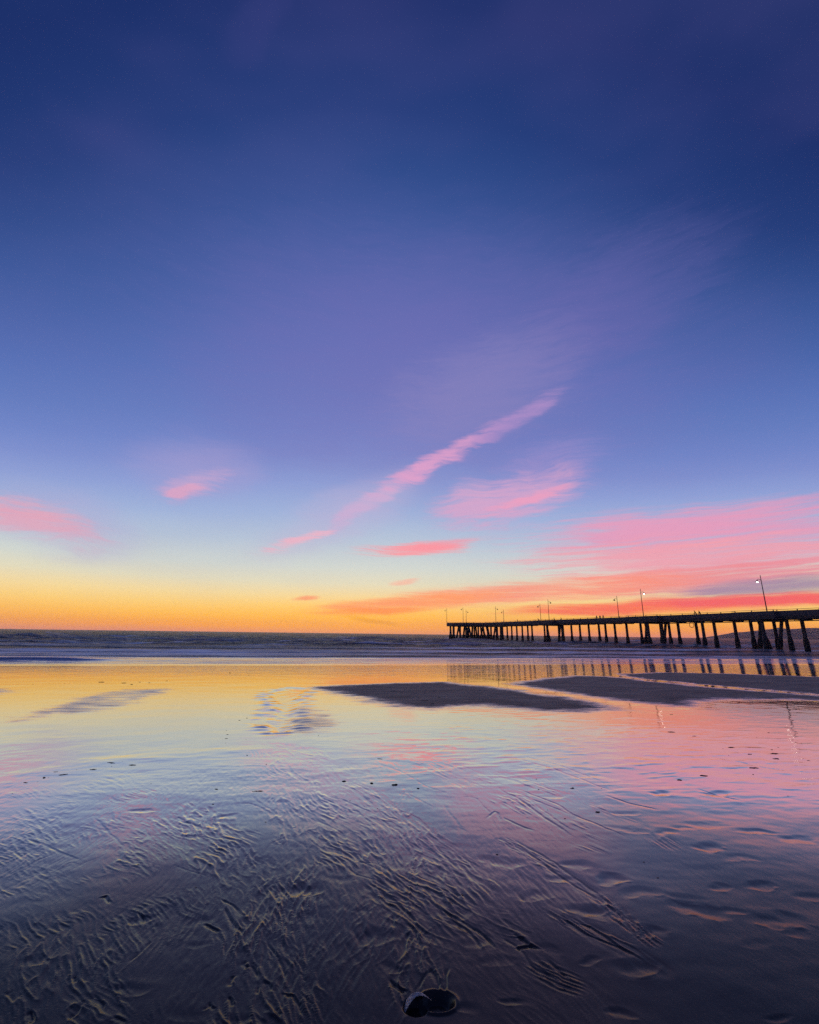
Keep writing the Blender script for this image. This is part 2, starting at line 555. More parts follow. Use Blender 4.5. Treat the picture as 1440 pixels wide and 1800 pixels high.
STREAMS=[([(-3.22,5.58),(-1.96,4.33),(-1.35,3.57),(-1.02,2.95),(-0.79,2.46)],0.49,0.002,0.8),
([(-1.02,5.85),(-0.25,4.24),(-0.04,3.44),(-0.17,2.69)],0.47,0.0016,0.8),
([(-3.78,5.17),(-2.79,4.57),(-2.03,4.1)],0.46,0.0016,0.9),
([(-2.08,7),(-1.2,5.52),(-0.6,4.42),(-0.21,3.66),(0.08,3.27),(0.28,3.01),(0.54,2.73),(0.66,2.58)],0.29,0.0048,1),
([(-0.08,5.45),(0.11,4.49),(0.15,3.75),(0.12,3.24),(0.09,2.86),(0.09,2.56)],0.15,0.0045,0.8),
([(-2.08,4.88),(-1.45,4.01),(-1.07,3.42),(-0.83,3.05),(-0.68,2.72),(-0.51,2.34)],0.24,0.005,0.9),
([(-1.25,5.23),(-0.82,4.12),(-0.79,3.5),(-0.59,2.95)],0.20,0.0045,0.8),
([(-0.58,5.54),(-0.07,4.63),(0.25,3.94),(0.44,3.44)],0.20,0.0038,0.9),
([(0.27,6.69),(0.85,5.57),(1.26,4.79),(1.51,4.22)],0.24,0.004,1),
([(1.16,6.15),(1.7,5.3),(1.99,4.53),(2.09,4.17)],0.12,0.0034,0.9),
([(0.81,4.17),(1.09,3.6),(1.22,3.28),(1.31,2.92)],0.07,0.0045,0.6),
([(0.91,3.13),(1.05,2.94),(1.16,2.81),(1.22,2.7)],0.08,0.0045,0.7),
([(-3.39,4.56),(-2.54,3.89),(-1.9,3.41),(-1.47,3.05)],0.32,0.0026,0.8),
([(-3.17,3.88),(-2.51,3.4),(-1.87,2.94),(-1.41,2.46)],0.26,0.0026,0.8),
([(-2.75,5.2),(-1.88,4.46),(-1.4,4.11)],0.25,0.003,1),
([(-1.54,2.67),(-1.36,2.49),(-1.21,2.33)],0.12,0.0028,0.7),
([(-0.53,2.72),(-0.42,2.5),(-0.37,2.34)],0.09,0.0045,0.7),
([(-2.07,7.68),(-1.42,7.13),(-0.85,6.5)],0.23,0.004,1.1),
([(0.46,2.96),(0.62,2.73),(0.75,2.62)],0.10,0.0042,0.7)]
FEET=[(0.82,3.34,0.12,0.06),(0.71,3.81,0.17,0.08),(1.39,3.55,0.11,0.08),(1.08,3.19,0.12,0.06),(1.16,3.14,0.12,0.07),(1.50,3.39,0.15,0.06),(1.76,3.34,0.12,0.05),(2.06,3.47,0.08,0.05),(2.35,3.49,0.10,0.06),(1.76,3.20,0.15,0.08),(1.96,3.19,0.07,0.04),(2.16,3.10,0.16,0.09),(2.55,3.37,0.09,0.05),(2.37,4.07,0.12,0.08),(2.20,4.37,0.11,0.06),(2.49,3.90,0.13,0.06),(3.21,4.25,0.14,0.07),(1.14,2.70,0.11,0.06),(1.37,2.97,0.08,0.05),(0.74,2.83,0.08,0.04),(0.45,2.73,0.10,0.04),(1.96,4.38,0.12,0.06),(2.65,4.54,0.20,0.08),(2.99,4.40,0.15,0.06),(2.41,4.47,0.11,0.06),(1.22,3.77,0.11,0.06),(1.05,3.56,0.09,0.05),(0.30,3.15,0.10,0.06),(0.39,2.89,0.09,0.04),(1.86,4.46,0.13,0.06),(-0.66,3.39,0.14,0.08),(-0.42,3.54,0.10,0.05),(-0.25,3.16,0.05,0.03),(-0.15,2.91,0.12,0.07),(-1.19,3.06,0.10,0.05),(-1.07,2.85,0.06,0.03),(-1.49,3.07,0.08,0.04),(-0.05,2.69,0.07,0.04),(0.27,2.44,0.06,0.03),(0.93,2.41,0.06,0.03),(0.93,2.74,0.06,0.03),(1.59,2.39,0.06,0.02),(1.55,5.30,0.13,0.07),(2.07,4.81,0.13,0.06),(3.33,5.43,0.16,0.08),(2.72,5.42,0.11,0.08),(1.62,6.58,0.15,0.09),(-1.62,4.66,0.09,0.07),(-1.72,4.22,0.10,0.06),(-2.46,4.79,0.13,0.06),(2.16,2.98,0.07,0.04),(1.86,2.88,0.08,0.04),(0.48,2.47,0.06,0.02),(-1.23,2.53,0.09,0.04),(-0.91,2.40,0.10,0.04),(-1.81,2.71,0.07,0.04),(-0.69,2.37,0.07,0.03)]
BARS={'a':[(-3.68,17.61),(-2.58,18.7),(-0.38,20.03),(1.56,20.53),(2.97,18.69),(4.09,16.94),(4.85,14.98),(5.39,13.31),(5.56,11.97),(4.37,11.85),(3.39,11.65),(2.64,12.22),(1.99,12.62),(1.22,12.35),(0.62,11.89),(0.06,12.07),(-0.53,12.7),(-1.23,13.82),(-2.3,15.48)],
'b':[(4.25,19.89),(6.42,23.12),(9.03,25.55),(10.75,25.29),(11.42,21.5),(12.28,18.5),(13.67,15.94),(14.31,14.69),(13.56,13.94),(12.33,14.42),(10.61,14.75),(9.06,14.21),(8.02,13.34),(7.77,12.24),(7.3,12.82),(6.51,13.5),(5.81,14.73),(4.98,17.22)],
'c':[(12.23,27.72),(15.82,29.64),(19.34,28.91),(22.69,26.22),(24.02,23.83),(15.02,15.04),(14.18,16.52),(12.82,19.3),(11.91,22.4),(11.68,24.95)],
'd':[(-7.77,9.76),(-8.48,11.58),(-9.46,14.45),(-9.41,16.06),(-8.36,16.98),(-7.42,13.41),(-7.05,11.46),(-7.44,10.71),(-7.93,11.04),(-7.73,10.13)],
'e':[(-2.67,11.23),(-2.64,12.13),(-1.74,11.01),(-1.46,9.99),(-1.47,9.08),(-1.79,8.62),(-2.14,8.94),(-2.43,9.94)],
'f':[(-14.18,15.48),(-14.16,16.28),(-12.87,15.78),(-12.26,14.73),(-12.65,14.21)]}
CHANNEL=[(-4.63,16.24),(-4.16,14.35),(-3.5,12.76),(-3.07,10.94),(-2.78,9.93),(-2.39,8.7),(-2.12,8.82),(-2.26,9.48),(-2.38,10.4),(-2.49,10.8),(-2.73,11.91),(-3.19,14.42),(-3.48,17.18),(-4.29,17.56)]
SCARP=[(-4.87,5.6),(-4.69,5.83),(-4.3,6.18),(-3.89,6.65),(-3.31,6.8),(-2.84,7.15),(-2.35,7.28),(-1.69,7.57)]
KELP=[(-12.26,19.17,0.192,0.047),(-11.18,18.85,0.148,0.046),(-10.51,18.24,0.102,0.044),(-13.97,17.92,0.039,0.044),(-13.06,18.26,0.040,0.045),(-10.80,19.31,0.087,0.035),(-10.28,19.07,0.086,0.035),(-10.05,19.99,0.090,0.037),(-9.58,25.70,0.088,0.063),(-7.98,23.97,0.055,0.058),(-3.26,8.89,0.040,0.022),(-3.11,8.52,0.048,0.021),(-2.99,8.17,0.046,0.020),(-2.86,7.82,0.035,0.019),(-3.40,10.34,0.059,0.025),(-3.43,10.04,0.057,0.018),(-3.87,6.53,0.095,0.024),(-3.75,6.60,0.029,0.016),(-3.74,6.36,0.035,0.016),(-3.53,6.43,0.100,0.020),(-3.88,6.20,0.069,0.023),(-4.06,6.19,0.027,0.019),(-4.07,5.96,0.073,0.022),(-4.26,6.08,0.054,0.015),(-4.21,5.84,0.052,0.036),(-4.14,5.84,0.045,0.014),(-4.14,5.68,0.038,0.014),(-4.26,5.64,0.050,0.021),(-2.85,5.65,0.031,0.017),(-2.94,5.52,0.018,0.013),(-2.04,5.46,0.055,0.020),(-1.59,5.39,0.102,0.013),(-4.07,5.26,0.023,0.019),(-1.82,6.50,0.022,0.040),(-2.24,7.00,0.040,0.034),(-2.63,8.09,0.028,0.020),(-1.52,8.48,0.019,0.041),(-0.37,6.86,0.070,0.017),(-0.72,5.79,0.059,0.035),(-0.39,5.71,0.058,0.042),(-0.13,5.65,0.064,0.041),(0.14,5.54,0.056,0.027),(-1.23,4.53,0.045,0.017),(-1.88,4.98,0.044,0.024),(-0.56,5.11,0.028,0.019),(-0.27,4.90,0.016,0.018),(-1.69,4.53,0.025,0.011),(-3.47,5.15,0.017,0.013),(4.88,9.06,0.140,0.033),(5.07,8.68,0.093,0.021),(5.09,7.76,0.092,0.028),(4.91,7.67,0.036,0.019),(5.05,7.30,0.060,0.027),(5.86,7.79,0.037,0.024),(5.63,7.62,0.054,0.019),(5.44,7.35,0.121,0.036),(5.23,7.03,0.099,0.026),(4.52,6.52,0.091,0.032),(4.30,6.21,0.036,0.030),(3.61,6.12,0.071,0.030),(3.23,5.94,0.061,0.029),(4.69,7.22,0.025,0.026),(1.45,5.53,0.038,0.027),(1.83,5.58,0.051,0.027),(1.54,5.94,0.041,0.022),(3.07,5.30,0.018,0.013),(2.16,5.58,0.025,0.020),(1.36,4.90,0.022,0.018),(1.45,4.67,0.036,0.023),(1.82,4.84,0.054,0.029),(1.88,4.96,0.022,0.012),(1.93,5.18,0.023,0.013),(1.64,5.68,0.013,0.014),(5.60,6.94,0.057,0.017),(6.16,11.33,0.068,0.021),(6.14,8.62,0.041,0.021),(6.68,9.07,0.054,0.022),(4.05,5.37,0.031,0.020),(-1.88,3.71,0.040,0.014),(-1.34,3.42,0.029,0.017),(1.74,3.82,0.033,0.019),(1.72,3.59,0.035,0.022),(0.69,3.92,0.043,0.029),(0.36,3.35,0.043,0.029),(0.95,14.40,0.102,0.035),(-0.50,16.17,0.267,0.039),(-0.18,15.64,0.148,0.029),(0.32,14.21,0.151,0.035),(0.47,13.52,0.191,0.033),(0.67,12.90,0.091,0.031),(-0.12,16.81,0.139,0.031)]


def plane_z(x, y):
    return -SLOPE * (y - SKEW * x)


# --- drainage rills and footprints, stamped into a 6 mm relief map of the near beach
CX0, CX1, CY0, CY1, CELL = -9.0, 9.0, 1.4, 13.0, 0.006
relief = np.zeros((int((CY1 - CY0) / CELL), int((CX1 - CX0) / CELL)), np.float32)


def window(x0, x1, y0, y1):
    a = max(0, int((x0 - CX0) / CELL))
    b = min(relief.shape[1], int((x1 - CX0) / CELL) + 1)
    c = max(0, int((y0 - CY0) / CELL))
    d = min(relief.shape[0], int((y1 - CY0) / CELL) + 1)
    if b - a < 2 or d - c < 2:
        return None
    xs = CX0 + np.arange(a, b, dtype=np.float32) * CELL
    ys = CY0 + np.arange(c, d, dtype=np.float32) * CELL
    return (slice(c, d), slice(a, b)), *np.meshgrid(xs, ys)


def stamp_rill(pts, width, depth, fan=0.0, seed=0):
    """a channel cut by draining water: steep bank on one side, a low levee on the other, tapering at both ends"""
    pts = np.array(pts, np.float32)
    # resample with a slight meander
    seg = np.hypot(*np.diff(pts, axis=0).T)
    s = np.concatenate([[0], np.cumsum(seg)])
    n = max(4, int(s[-1] / 0.06))
    q = np.linspace(0, s[-1], n)
    x = np.interp(q, s, pts[:, 0])
    y = np.interp(q, s, pts[:, 1])
    r = np.random.default_rng(seed)
    wob = np.convolve(r.normal(0, 1, n + 4), np.ones(5) / 5, 'valid') * 0.03
    x = x + wob
    m = 5 * width
    w = window(x.min() - m, x.max() + m, y.min() - m, y.max() + m)
    if w is None:
        return
    sl, X, Y = w
    best = np.full(X.shape, 1e9, np.float32)
    side = np.zeros(X.shape, np.float32)
    along = np.zeros(X.shape, np.float32)
    for i in range(n - 1):
        k0, k1 = x[i], x[i + 1]
        j0 = max(0, int((min(y[i], y[i + 1]) - m - Y[0, 0]) / CELL))
        j1 = int((max(y[i], y[i + 1]) + m - Y[0, 0]) / CELL) + 2
        i0 = max(0, int((min(k0, k1) - m - X[0, 0]) / CELL))
        i1 = int((max(k0, k1) + m - X[0, 0]) / CELL) + 2
        xx, yy = X[j0:j1, i0:i1], Y[j0:j1, i0:i1]
        if xx.size == 0:
            continue
        ex, ey = k1 - k0, y[i + 1] - y[i]
        t = np.clip(((xx - k0) * ex + (yy - y[i]) * ey) / (ex * ex + ey * ey + 1e-9), 0, 1)
        d = np.hypot(xx - k0 - t * ex, yy - y[i] - t * ey)
        b = best[j0:j1, i0:i1]
        c = d < b
        b[c] = d[c]
        side[j0:j1, i0:i1][c] = np.sign(ex * (yy - y[i]) - ey * (xx - k0))[c]
        along[j0:j1, i0:i1][c] = ((i + t) / (n - 1))[c]
    sd = best * side / width
    taper = np.clip(np.minimum(along, 1 - along) * 5, 0.05, 1)
    prof = -np.exp(-(np.where(sd > 0, sd * 2.2, sd * 0.6)) ** 2) + 0.65 * np.exp(-((sd - 0.95) / 0.5) ** 2)
    relief[sl] += depth * taper * prof


def blur(a, n):
    """a few passes of a small binomial filter"""
    for _ in range(n):
        a = 0.25 * (np.roll(a, 1, 0) + np.roll(a, -1, 0)) + 0.5 * a
        a = 0.25 * (np.roll(a, 1, 1) + np.roll(a, -1, 1)) + 0.5 * a
    return a


# --- the beach drains seawards: route water row by row down a rough surface and let it cut branching rills
whole = relief
DX0, DX1, DY1 = -6.0, 6.0, 9.4
rows, cols = int((DY1 - CY0) / CELL), int((DX1 - DX0) / CELL)
dx_, dy_ = np.meshgrid(DX0 + np.arange(cols, dtype=np.float32) * CELL, CY0 + np.arange(rows, dtype=np.float32) * CELL)
# traced rills attract the flow
relief = np.zeros_like(whole)
for i, pts in enumerate(RILLS):
    stamp_rill(pts, 0.022 * max(1.0, np.mean([p[1] for p in pts]) / 3.4), 1.0, seed=i)
c0 = int((DX0 - CX0) / CELL)
pull = np.clip(relief[:rows, c0:c0 + cols], -1, 0)
relief = whole


def route(seed, lean, passes=2):
    rough = fbm(dx_ * 5.5, dy_ * 2.6, seed, 3, 0.6) + 0.25 * fbm(dx_ * 34, dy_ * 20, seed + 7, 2) + 0.9 * pull
    cost = np.array([0.05 * (k - lean) ** 2 for k in (-1, 0, 1)], np.float32)
    idx = np.arange(cols)
    flow = None
    for _ in range(passes):
        surf = rough if flow is None else rough - 0.10 * np.log2(1 + flow)
        flow = np.ones((rows, cols), np.float32)
        for j in range(rows - 1):
            nxt = surf[j + 1]
            cand = np.stack([np.roll(nxt, 1), nxt, np.roll(nxt, -1)]) + cost[:, None]
            to = np.clip(idx + np.argmin(cand, 0) - 1, 0, cols - 1)
            flow[j + 1] += np.bincount(to, flow[j], cols).astype(np.float32) * 0.994
    return flow


field = sstep(-0.28, 0.22, fbm(dx_ * 0.85 + 3.1, dy_ * 0.55, 77, 2) + 0.16) * (1 - sstep(0.9, 2.0, dx_ - 0.35 * (dy_ - 3)))
field = np.maximum(field, 0.9 * np.clip(-blur(pull, 12) * 2.2, 0, 1))
field *= sstep(1.5, 2.2, dy_) * (1 - sstep(7.0, 9.2, dy_))
net = np.zeros((rows, cols), np.float32)
for seed, lean, wgt in ((401, -0.42, 1.0), (431, -0.62, 0.8), (461, -0.15, 0.7)):
    lf = np.log2(route(seed, lean))
    trunk = np.clip((lf - 6.2) / 3.5, 0, 1)
    cut = 0.0045 * (blur(trunk, 3) - 0.5 * blur(trunk, 14))
    net = np.minimum(net, -wgt * cut) + np.maximum(-wgt * cut, 0) * 0.8
net *= field * np.minimum(1.0, (3.0 / dy_) ** 0.9)
relief[:rows, c0:c0 + cols] += net

# --- braided streams of rills, each following its own course down the beach
for b, (course, halfw, amp, wave) in enumerate(STREAMS):
    course = np.array(course, np.float32)
    m = halfw * 1.8
    win = window(course[:, 0].min() - m, course[:, 0].max() + m, course[:, 1].min() - m, course[:, 1].max() + m)
    sl, X, Y = win
    best = np.full(X.shape, 1e9, np.float32)
    nn = np.zeros(X.shape, np.float32)
    ss = np.zeros(X.shape, np.float32)
    total = 0.0
    for (ax, ay), (bx, by) in zip(course[:-1], course[1:]):
        ex, ey = bx - ax, by - ay
        L = math.hypot(ex, ey)
        tt = ((X - ax) * ex + (Y - ay) * ey) / (L * L)
        tc = np.clip(tt, 0, 1)
        d = np.hypot(X - ax - tc * ex, Y - ay - tc * ey)
        c = d < best
        best[c] = d[c]
        nn[c] = ((ex * (Y - ay) - ey * (X - ax)) / L)[c]
        ss[c] = (total + tc * L)[c]
        total += L
    grow = (0.75 + 0.25 * Y / 3.2) * wave * 0.86
    wx = fbm(X * 1.5, Y * 1.0, 500 + b, 2) * 0.08 + fbm(X * 9.0, Y * 6.0, 510 + b, 2) * 0.010
    a_, c_ = nn + wx, ss
    # long braided threads: three families crossing at small angles, each one cell wide and many long
    fam1 = 1 - np.abs(perlin(a_ / (0.085 * grow), c_ / (0.80 * grow), 520 + b)) * 1.5
    fam2 = 1 - np.abs(perlin((a_ + 0.20 * c_) / (0.10 * grow) + 5, c_ / (0.85 * grow), 540 + b)) * 1.5
    fam3 = 1 - np.abs(perlin((a_ - 0.12 * c_) / (0.040 * grow) + 9, c_ / (0.45 * grow), 560 + b)) * 1.5
    fam1, fam2, fam3 = np.clip(fam1, 0, 1) ** 7, np.clip(fam2, 0, 1) ** 7, np.clip(fam3, 0, 1) ** 5
    patch = sstep(-0.22, 0.28, fbm(X * 1.9, Y * 1.3, 580 + b, 3) + 0.06)
    hgt_ = np.maximum(fam1, 0.85 * fam2) - 0.25 + 0.40 * fam3 * patch
    edge_ = 1 - sstep(0.55, 1.25, best / halfw + 0.30 * fbm(X * 2.2, Y * 1.8, 600 + b, 2))
    relief[sl] += (1.55 * amp * hgt_ * edge_ * (0.14 + 0.86 * patch) - 0.4 * amp * edge_) * np.minimum(1.0, (3.2 / Y) ** 0.75)
for i, pts in enumerate(RILLS):
    dist = np.mean([p[1] for p in pts])
    f = max(1.0, dist / 3.4) ** 0.8
    stamp_rill(pts, 0.0075 * f * random.uniform(0.8, 1.3), 0.0042 * (0.35 if dist > 3.3 and pts[0][0] < 0.6 else 1.0) * min(1.0, (3.4 / dist) ** 0.6) * random.uniform(0.5, 1.3), seed=i)

for i, (fx, fy, a, b) in enumerate(FEET):
    r3 = np.random.default_rng(300 + i)
    w = window(fx - 2.6 * a, fx + 2.6 * a, fy - 3 * b - .05, fy + 3 * b + .05)
    if w is None:
        continue
    sl, X, Y = w
    th = r3.uniform(-0.3, 0.3)
    c, s = math.cos(th), math.sin(th)
    p = ((X - fx) * c + (Y - fy) * s) / a
    q = (-(X - fx) * s + (Y - fy) * c) / b
    q = q + 0.25 * np.sin(p * 2.2 + r3.uniform(0, 6)) + 0.35 * perlin(X * 9, Y * 9, 40 + i)
    d = np.sqrt(p * p + q * q)
    heel = np.exp(-(((p + 0.55) / 0.35) ** 2 + (q / 0.6) ** 2))
    ball = np.exp(-(((p - 0.45) / 0.42) ** 2 + (q / 0.7) ** 2))
    depth = 0.0036 * min(1.4, max(0.7, b / 0.06)) * r3.uniform(0.4, 1.15)
    lip = np.exp(-((d - 1.05) / 0.16) ** 2) * sstep(0.1, -0.7, q) * sstep(-0.45, 0.3, perlin(X * 14, Y * 14, 90 + i))
    relief[sl] += depth * (-0.85 * np.exp(-1.5 * d * d) - 0.45 * heel - 0.3 * ball + 0.42 * lip + 0.12 * np.exp(-((d - 1.3) / 0.3) ** 2))

# the scoured hole round the half-buried shell
SHELL = (0.077, 2.47)
sl, X, Y = window(-0.3, 0.5, 2.1, 2.9)
d1 = np.hypot((X - 0.055) / 0.06, (Y - 2.445) / 0.055)
d2 = np.hypot((X - 0.150) / 0.078, (Y - 2.470) / 0.062)
relief[sl] += -0.030 * (1 - sstep(0.55, 1.08, d1)) - 0.034 * (1 - sstep(0.6, 1.06, d2)) + 0.007 * np.exp(-((d2 - 1.12) / 0.12) ** 2) * (d1 > 1)


def sample_relief(x, y):
    u = np.clip((x - CX0) / CELL, 0, relief.shape[1] - 1.001)
    v = np.clip((y - CY0) / CELL, 0, relief.shape[0] - 1.001)
    i, j = u.astype(np.int32), v.astype(np.int32)
    a, b = u - i, v - j
    z = (relief[j, i] * (1 - a) + relief[j, i + 1] * a) * (1 - b) + (relief[j + 1, i] * (1 - a) + relief[j + 1, i + 1] * a) * b
    ok = (x > CX0) & (x < CX1) & (y > CY0) & (y < CY1)
    return np.where(ok, z, 0)


def beach_height(x, y):
    """relief above the plain sloping sheet, plus how well drained and how disturbed the sand is"""
    near = 1 - sstep(6.0, 10.0, y)
    z = sample_relief(x, y)
    # flow-aligned streaks
    s = -0.46 * x + 0.89 * y
    n = 0.89 * x + 0.46 * y
    band = sstep(-0.1, 0.45, fbm(x * 0.55, y * 0.45, 3, 2)) * sstep(2.0, 3.4, y) * (1 - sstep(0.6, 1.5, x - 0.3 * (y - 3))) * (1 - sstep(2.2, 4.0, -x - 0.25 * (y - 3)))
    stre = 1 - np.abs(fbm(n * 20 / (0.6 + 0.12 * y), s * 3.4, 11, 3)) * 2
    z = z + near * band * 0.0016 * np.clip(3.2 / y, 0.2, 1.0) * stre
    # gentle swells and hollows
    z = z + 0.0045 * fbm(x * 0.8, y * 1.1, 21, 2) * (0.25 + 0.75 * near)
    z = z + 0.0011 * fbm(x * 4.0, y * 6.0, 25, 2) * near
    # crescent ripples lying along the shore
    rip = fbm(x * 1.7 + 0.3 * y, y * 5.2 - 0.9 * x, 31, 3)
    rip = np.maximum(rip, -0.05)
    ramp = sstep(4.2, 6.5, y) * (1 - sstep(13, 19, y)) * (0.35 + 0.65 * sstep(-0.8, 1.6, x + 0.12 * (y - 8)))
    pool = sstep(0.0, 0.5, -(x + 1.9)) * sstep(0, 0.4, y - np.interp(x, [p[0] for p in SCARP], [p[1] for p in SCARP]))
    z = z + (0.0042 - 0.0022 * sstep(7, 11, y)) * rip * ramp * (1 - 0.93 * pool)
    far = sstep(12, 18, y)
    z = z + 0.003 * fbm(x * 0.35, y * 0.7, 35, 2) * far
    # the step at the edge of the smooth pool on the left
    dsc, side = line_dist(x, y, SCARP)
    z = z - 0.004 * pool * sstep(0, 0.5, dsc)
    z = z + 0.0022 * np.exp(-(dsc / 0.12) ** 2) * (0.5 + fbm(x * 2.5, y * 2.5, 41, 2))
    # little channel crossing the flat
    ch = poly_sdf(x + 0.10 * fbm(x * 2.5, y * 2.0, 51, 2), y, CHANNEL)
    inside = 1 - sstep(-0.22, 0.10, ch)
    z = z - 0.025 * inside + 0.006 * inside * np.maximum(fbm(x * 3, y * 4.5, 55, 2), 0)
    bank = np.exp(-((ch - 0.16) / 0.20) ** 2)
    z = z + 0.034 * bank * np.maximum(fbm(x * 0.9, y * 2.8 - x * 0.6, 57, 2), -0.1)
    # drained bars standing a little proud
    dry = np.zeros_like(x)
    wob = (0.40 * fbm(x * 0.4, y * 0.6, 61, 5, 0.6)) * np.clip(y / 20, 0.3, 1.0) - 0.16
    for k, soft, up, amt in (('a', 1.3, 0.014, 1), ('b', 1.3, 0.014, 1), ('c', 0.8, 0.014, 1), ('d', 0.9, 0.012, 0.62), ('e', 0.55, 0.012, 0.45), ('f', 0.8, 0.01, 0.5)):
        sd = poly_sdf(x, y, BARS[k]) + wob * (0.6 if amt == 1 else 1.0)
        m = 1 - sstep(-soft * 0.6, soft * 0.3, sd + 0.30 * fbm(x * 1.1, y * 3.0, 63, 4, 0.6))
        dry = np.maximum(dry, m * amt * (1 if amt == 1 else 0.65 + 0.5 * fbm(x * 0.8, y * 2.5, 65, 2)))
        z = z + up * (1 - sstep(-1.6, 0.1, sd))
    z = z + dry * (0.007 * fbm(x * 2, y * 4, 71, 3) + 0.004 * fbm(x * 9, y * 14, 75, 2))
    return z, np.clip(dry, 0, 1), pool


# fan-shaped grid, finest where the photographer stands
NR, NC = 900, 1240
rowv = np.linspace(0, 1, NR)
yy = 1.0 / ((1 - rowv) / 1.9 + rowv / 70.0)
xx = np.linspace(-1.12, 1.12, NC)
GX, GY = np.meshgrid(xx, yy)
GX = GX * (GY + 0.25)
gz, gdry, gpool = beach_height(GX, GY)
GZ = plane_z(GX, GY) + gz
# a film of water still lies on the lower beach; higher up it has drained away
film = sstep(2.0, 5.7, GY - SKEW * GX * 0.5 + 0.35 * fbm(GX * 0.5, GY * 0.5, 81, 2))
beach_me = grid_mesh('beach', GX, GY, GZ, {'drained': gdry, 'film': film, 'pool': gpool})

m_sand, T, out = new_mat('wet_sand')
pos = T.new('ShaderNodeNewGeometry').outputs['Position']
ypos = T.new('ShaderNodeSeparateXYZ')
T.put(ypos.inputs[0], pos)
drained, filmA, poolA = attr(T, 'drained'), attr(T, 'film'), attr(T, 'pool')
grain = T.noise(pos, 420.0, 3.0, 0.7)
blotch = T.noise(pos, 1.3, 5.0, 0.6)
fine = T.noise(T.mapping(pos, (0, 0, 0), (0, 0, 0.45), (26, 9, 10)), 1.0, 5.0, 0.6)
sandc = T.mix(T.mapr(grain, 0.3, 0.7), (0.024, 0.020, 0.018, 1), (0.052, 0.043, 0.037, 1))
sandc = T.mix(T.mapr(blotch, 0.35, 0.7, 0.0, 0.5), sandc, (0.042, 0.035, 0.030, 1))
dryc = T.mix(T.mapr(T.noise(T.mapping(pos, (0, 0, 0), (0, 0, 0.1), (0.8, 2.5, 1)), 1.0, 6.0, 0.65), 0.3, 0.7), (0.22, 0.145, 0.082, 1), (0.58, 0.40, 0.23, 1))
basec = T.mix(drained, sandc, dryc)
coarse = T.noise(pos, 120.0, 2.0, 0.6)
hgt = T.math('ADD', T.math('MULTIPLY', T.math('ADD', grain, coarse), T.mapr(filmA, 0.0, 1.0, 0.00032, 0.00004)), T.math('MULTIPLY', fine, T.mapr(filmA, 0.0, 1.0, 0.0014, 0.0002)))
swash = T.noise(T.mapping(pos, (0, 0, 0), (0, 0, 0.2), (0.9, 3.2, 1)), 1.0, 3.0, 0.5)
hgt = T.math('ADD', hgt, T.math('MULTIPLY', swash, T.mapr(ypos.outputs[1], 16.0, 30.0, 0.0, 0.015)))
hgt = T.math('ADD', hgt, T.math('MULTIPLY', T.math('MULTIPLY', T.noise(pos, 60.0, 4.0, 0.6), drained), 0.004))
bump = T.new('ShaderNodeBump')
bump.inputs['Strength'].default_value = 1.0
bump.inputs['Distance'].default_value = 1.0
T.put(bump.inputs['Height'], hgt)
diff = T.new('ShaderNodeBsdfDiffuse')
T.put(diff.inputs[0], basec)
T.l.new(bump.outputs[0], diff.inputs['Normal'])
gl = T.new('ShaderNodeBsdfGlossy', distribution='GGX')
T.put(gl.inputs[0], T.mix(filmA, (1.0, 0.94, 0.78, 1), (1.0, 0.97, 0.90, 1)))   # bare grains tint the sheen, a water film does not
T.put(gl.inputs['Roughness'], T.math('ADD', T.math('ADD', T.mapr(filmA, 0.0, 1.0, 0.15, 0.065), T.mapr(ypos.outputs[1], 5.0, 9.0, 0.0, -0.04)), T.math('MULTIPLY', drained, 0.45)))
T.l.new(bump.outputs[0], gl.inputs['Normal'])
fr = T.new('ShaderNodeFresnel')
fr.inputs['IOR'].default_value = 1.48
T.l.new(bump.outputs[0], fr.inputs['Normal'])
wet = T.math('MULTIPLY', T.mapr(filmA, 0.0, 1.0, 0.60, 2.45), T.math('SUBTRACT', 1.0, T.math('MULTIPLY', drained, 0.93)))
fac = T.math('MINIMUM', T.math('MULTIPLY', fr.outputs[0], wet), 0.76)
ms = T.new('ShaderNodeMixShader')
T.put(ms.inputs[0], fac)
T.l.new(diff.outputs[0], ms.inputs[1])
T.l.new(gl.outputs[0], ms.inputs[2])
T.l.new(ms.outputs[0], out.inputs[0])
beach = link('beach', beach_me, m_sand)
tag(beach, 'wet rippled sand flat with rills, footprints and drained grey bars', 'beach', kind='structure')

# the same beach further along and behind, a plain sheet a hand lower
sx, sy = np.meshgrid(np.linspace(-400, 400, 60), np.concatenate([np.linspace(-120, 0, 20), np.linspace(2, 110, 40)]))
sz = plane_z(sx, sy) - 0.09
sz = np.where(sy < 0, np.minimum(sz, plane_z(sx, sy) - 0.09), sz)
far_me = grid_mesh('outer_beach', sx, sy, sz, {'drained': sx * 0 + 0.2, 'film': sstep(2.0, 5.7, sy), 'pool': sx * 0})
tag(link('outer_beach', far_me, m_sand), 'wide wet beach running on to both sides', 'beach', kind='structure')

# ------------------------------------------------------------------ the sea
NRW, NCW = 620, 760
rv = np.linspace(0, 1, NRW)
wy = 1.0 / ((1 - rv) ** 1.0 / 27.0 + rv / 3200.0)
wx = np.linspace(-1.5, 1.5, NCW)
WX, WY = np.meshgrid(wx, wy)
WX = WX * (WY + 8)
q = WY - SKEW * WX                     # distance out from the photographer, square to the shore
along = WX + SKEW * WY
fade = 1 - sstep(300, 900, WY)
hz = np.zeros_like(q)
foam = np.zeros_like(q)
edge = 1.2 * fbm(along * 0.05, q * 0.0 + 3.3, 91, 3)
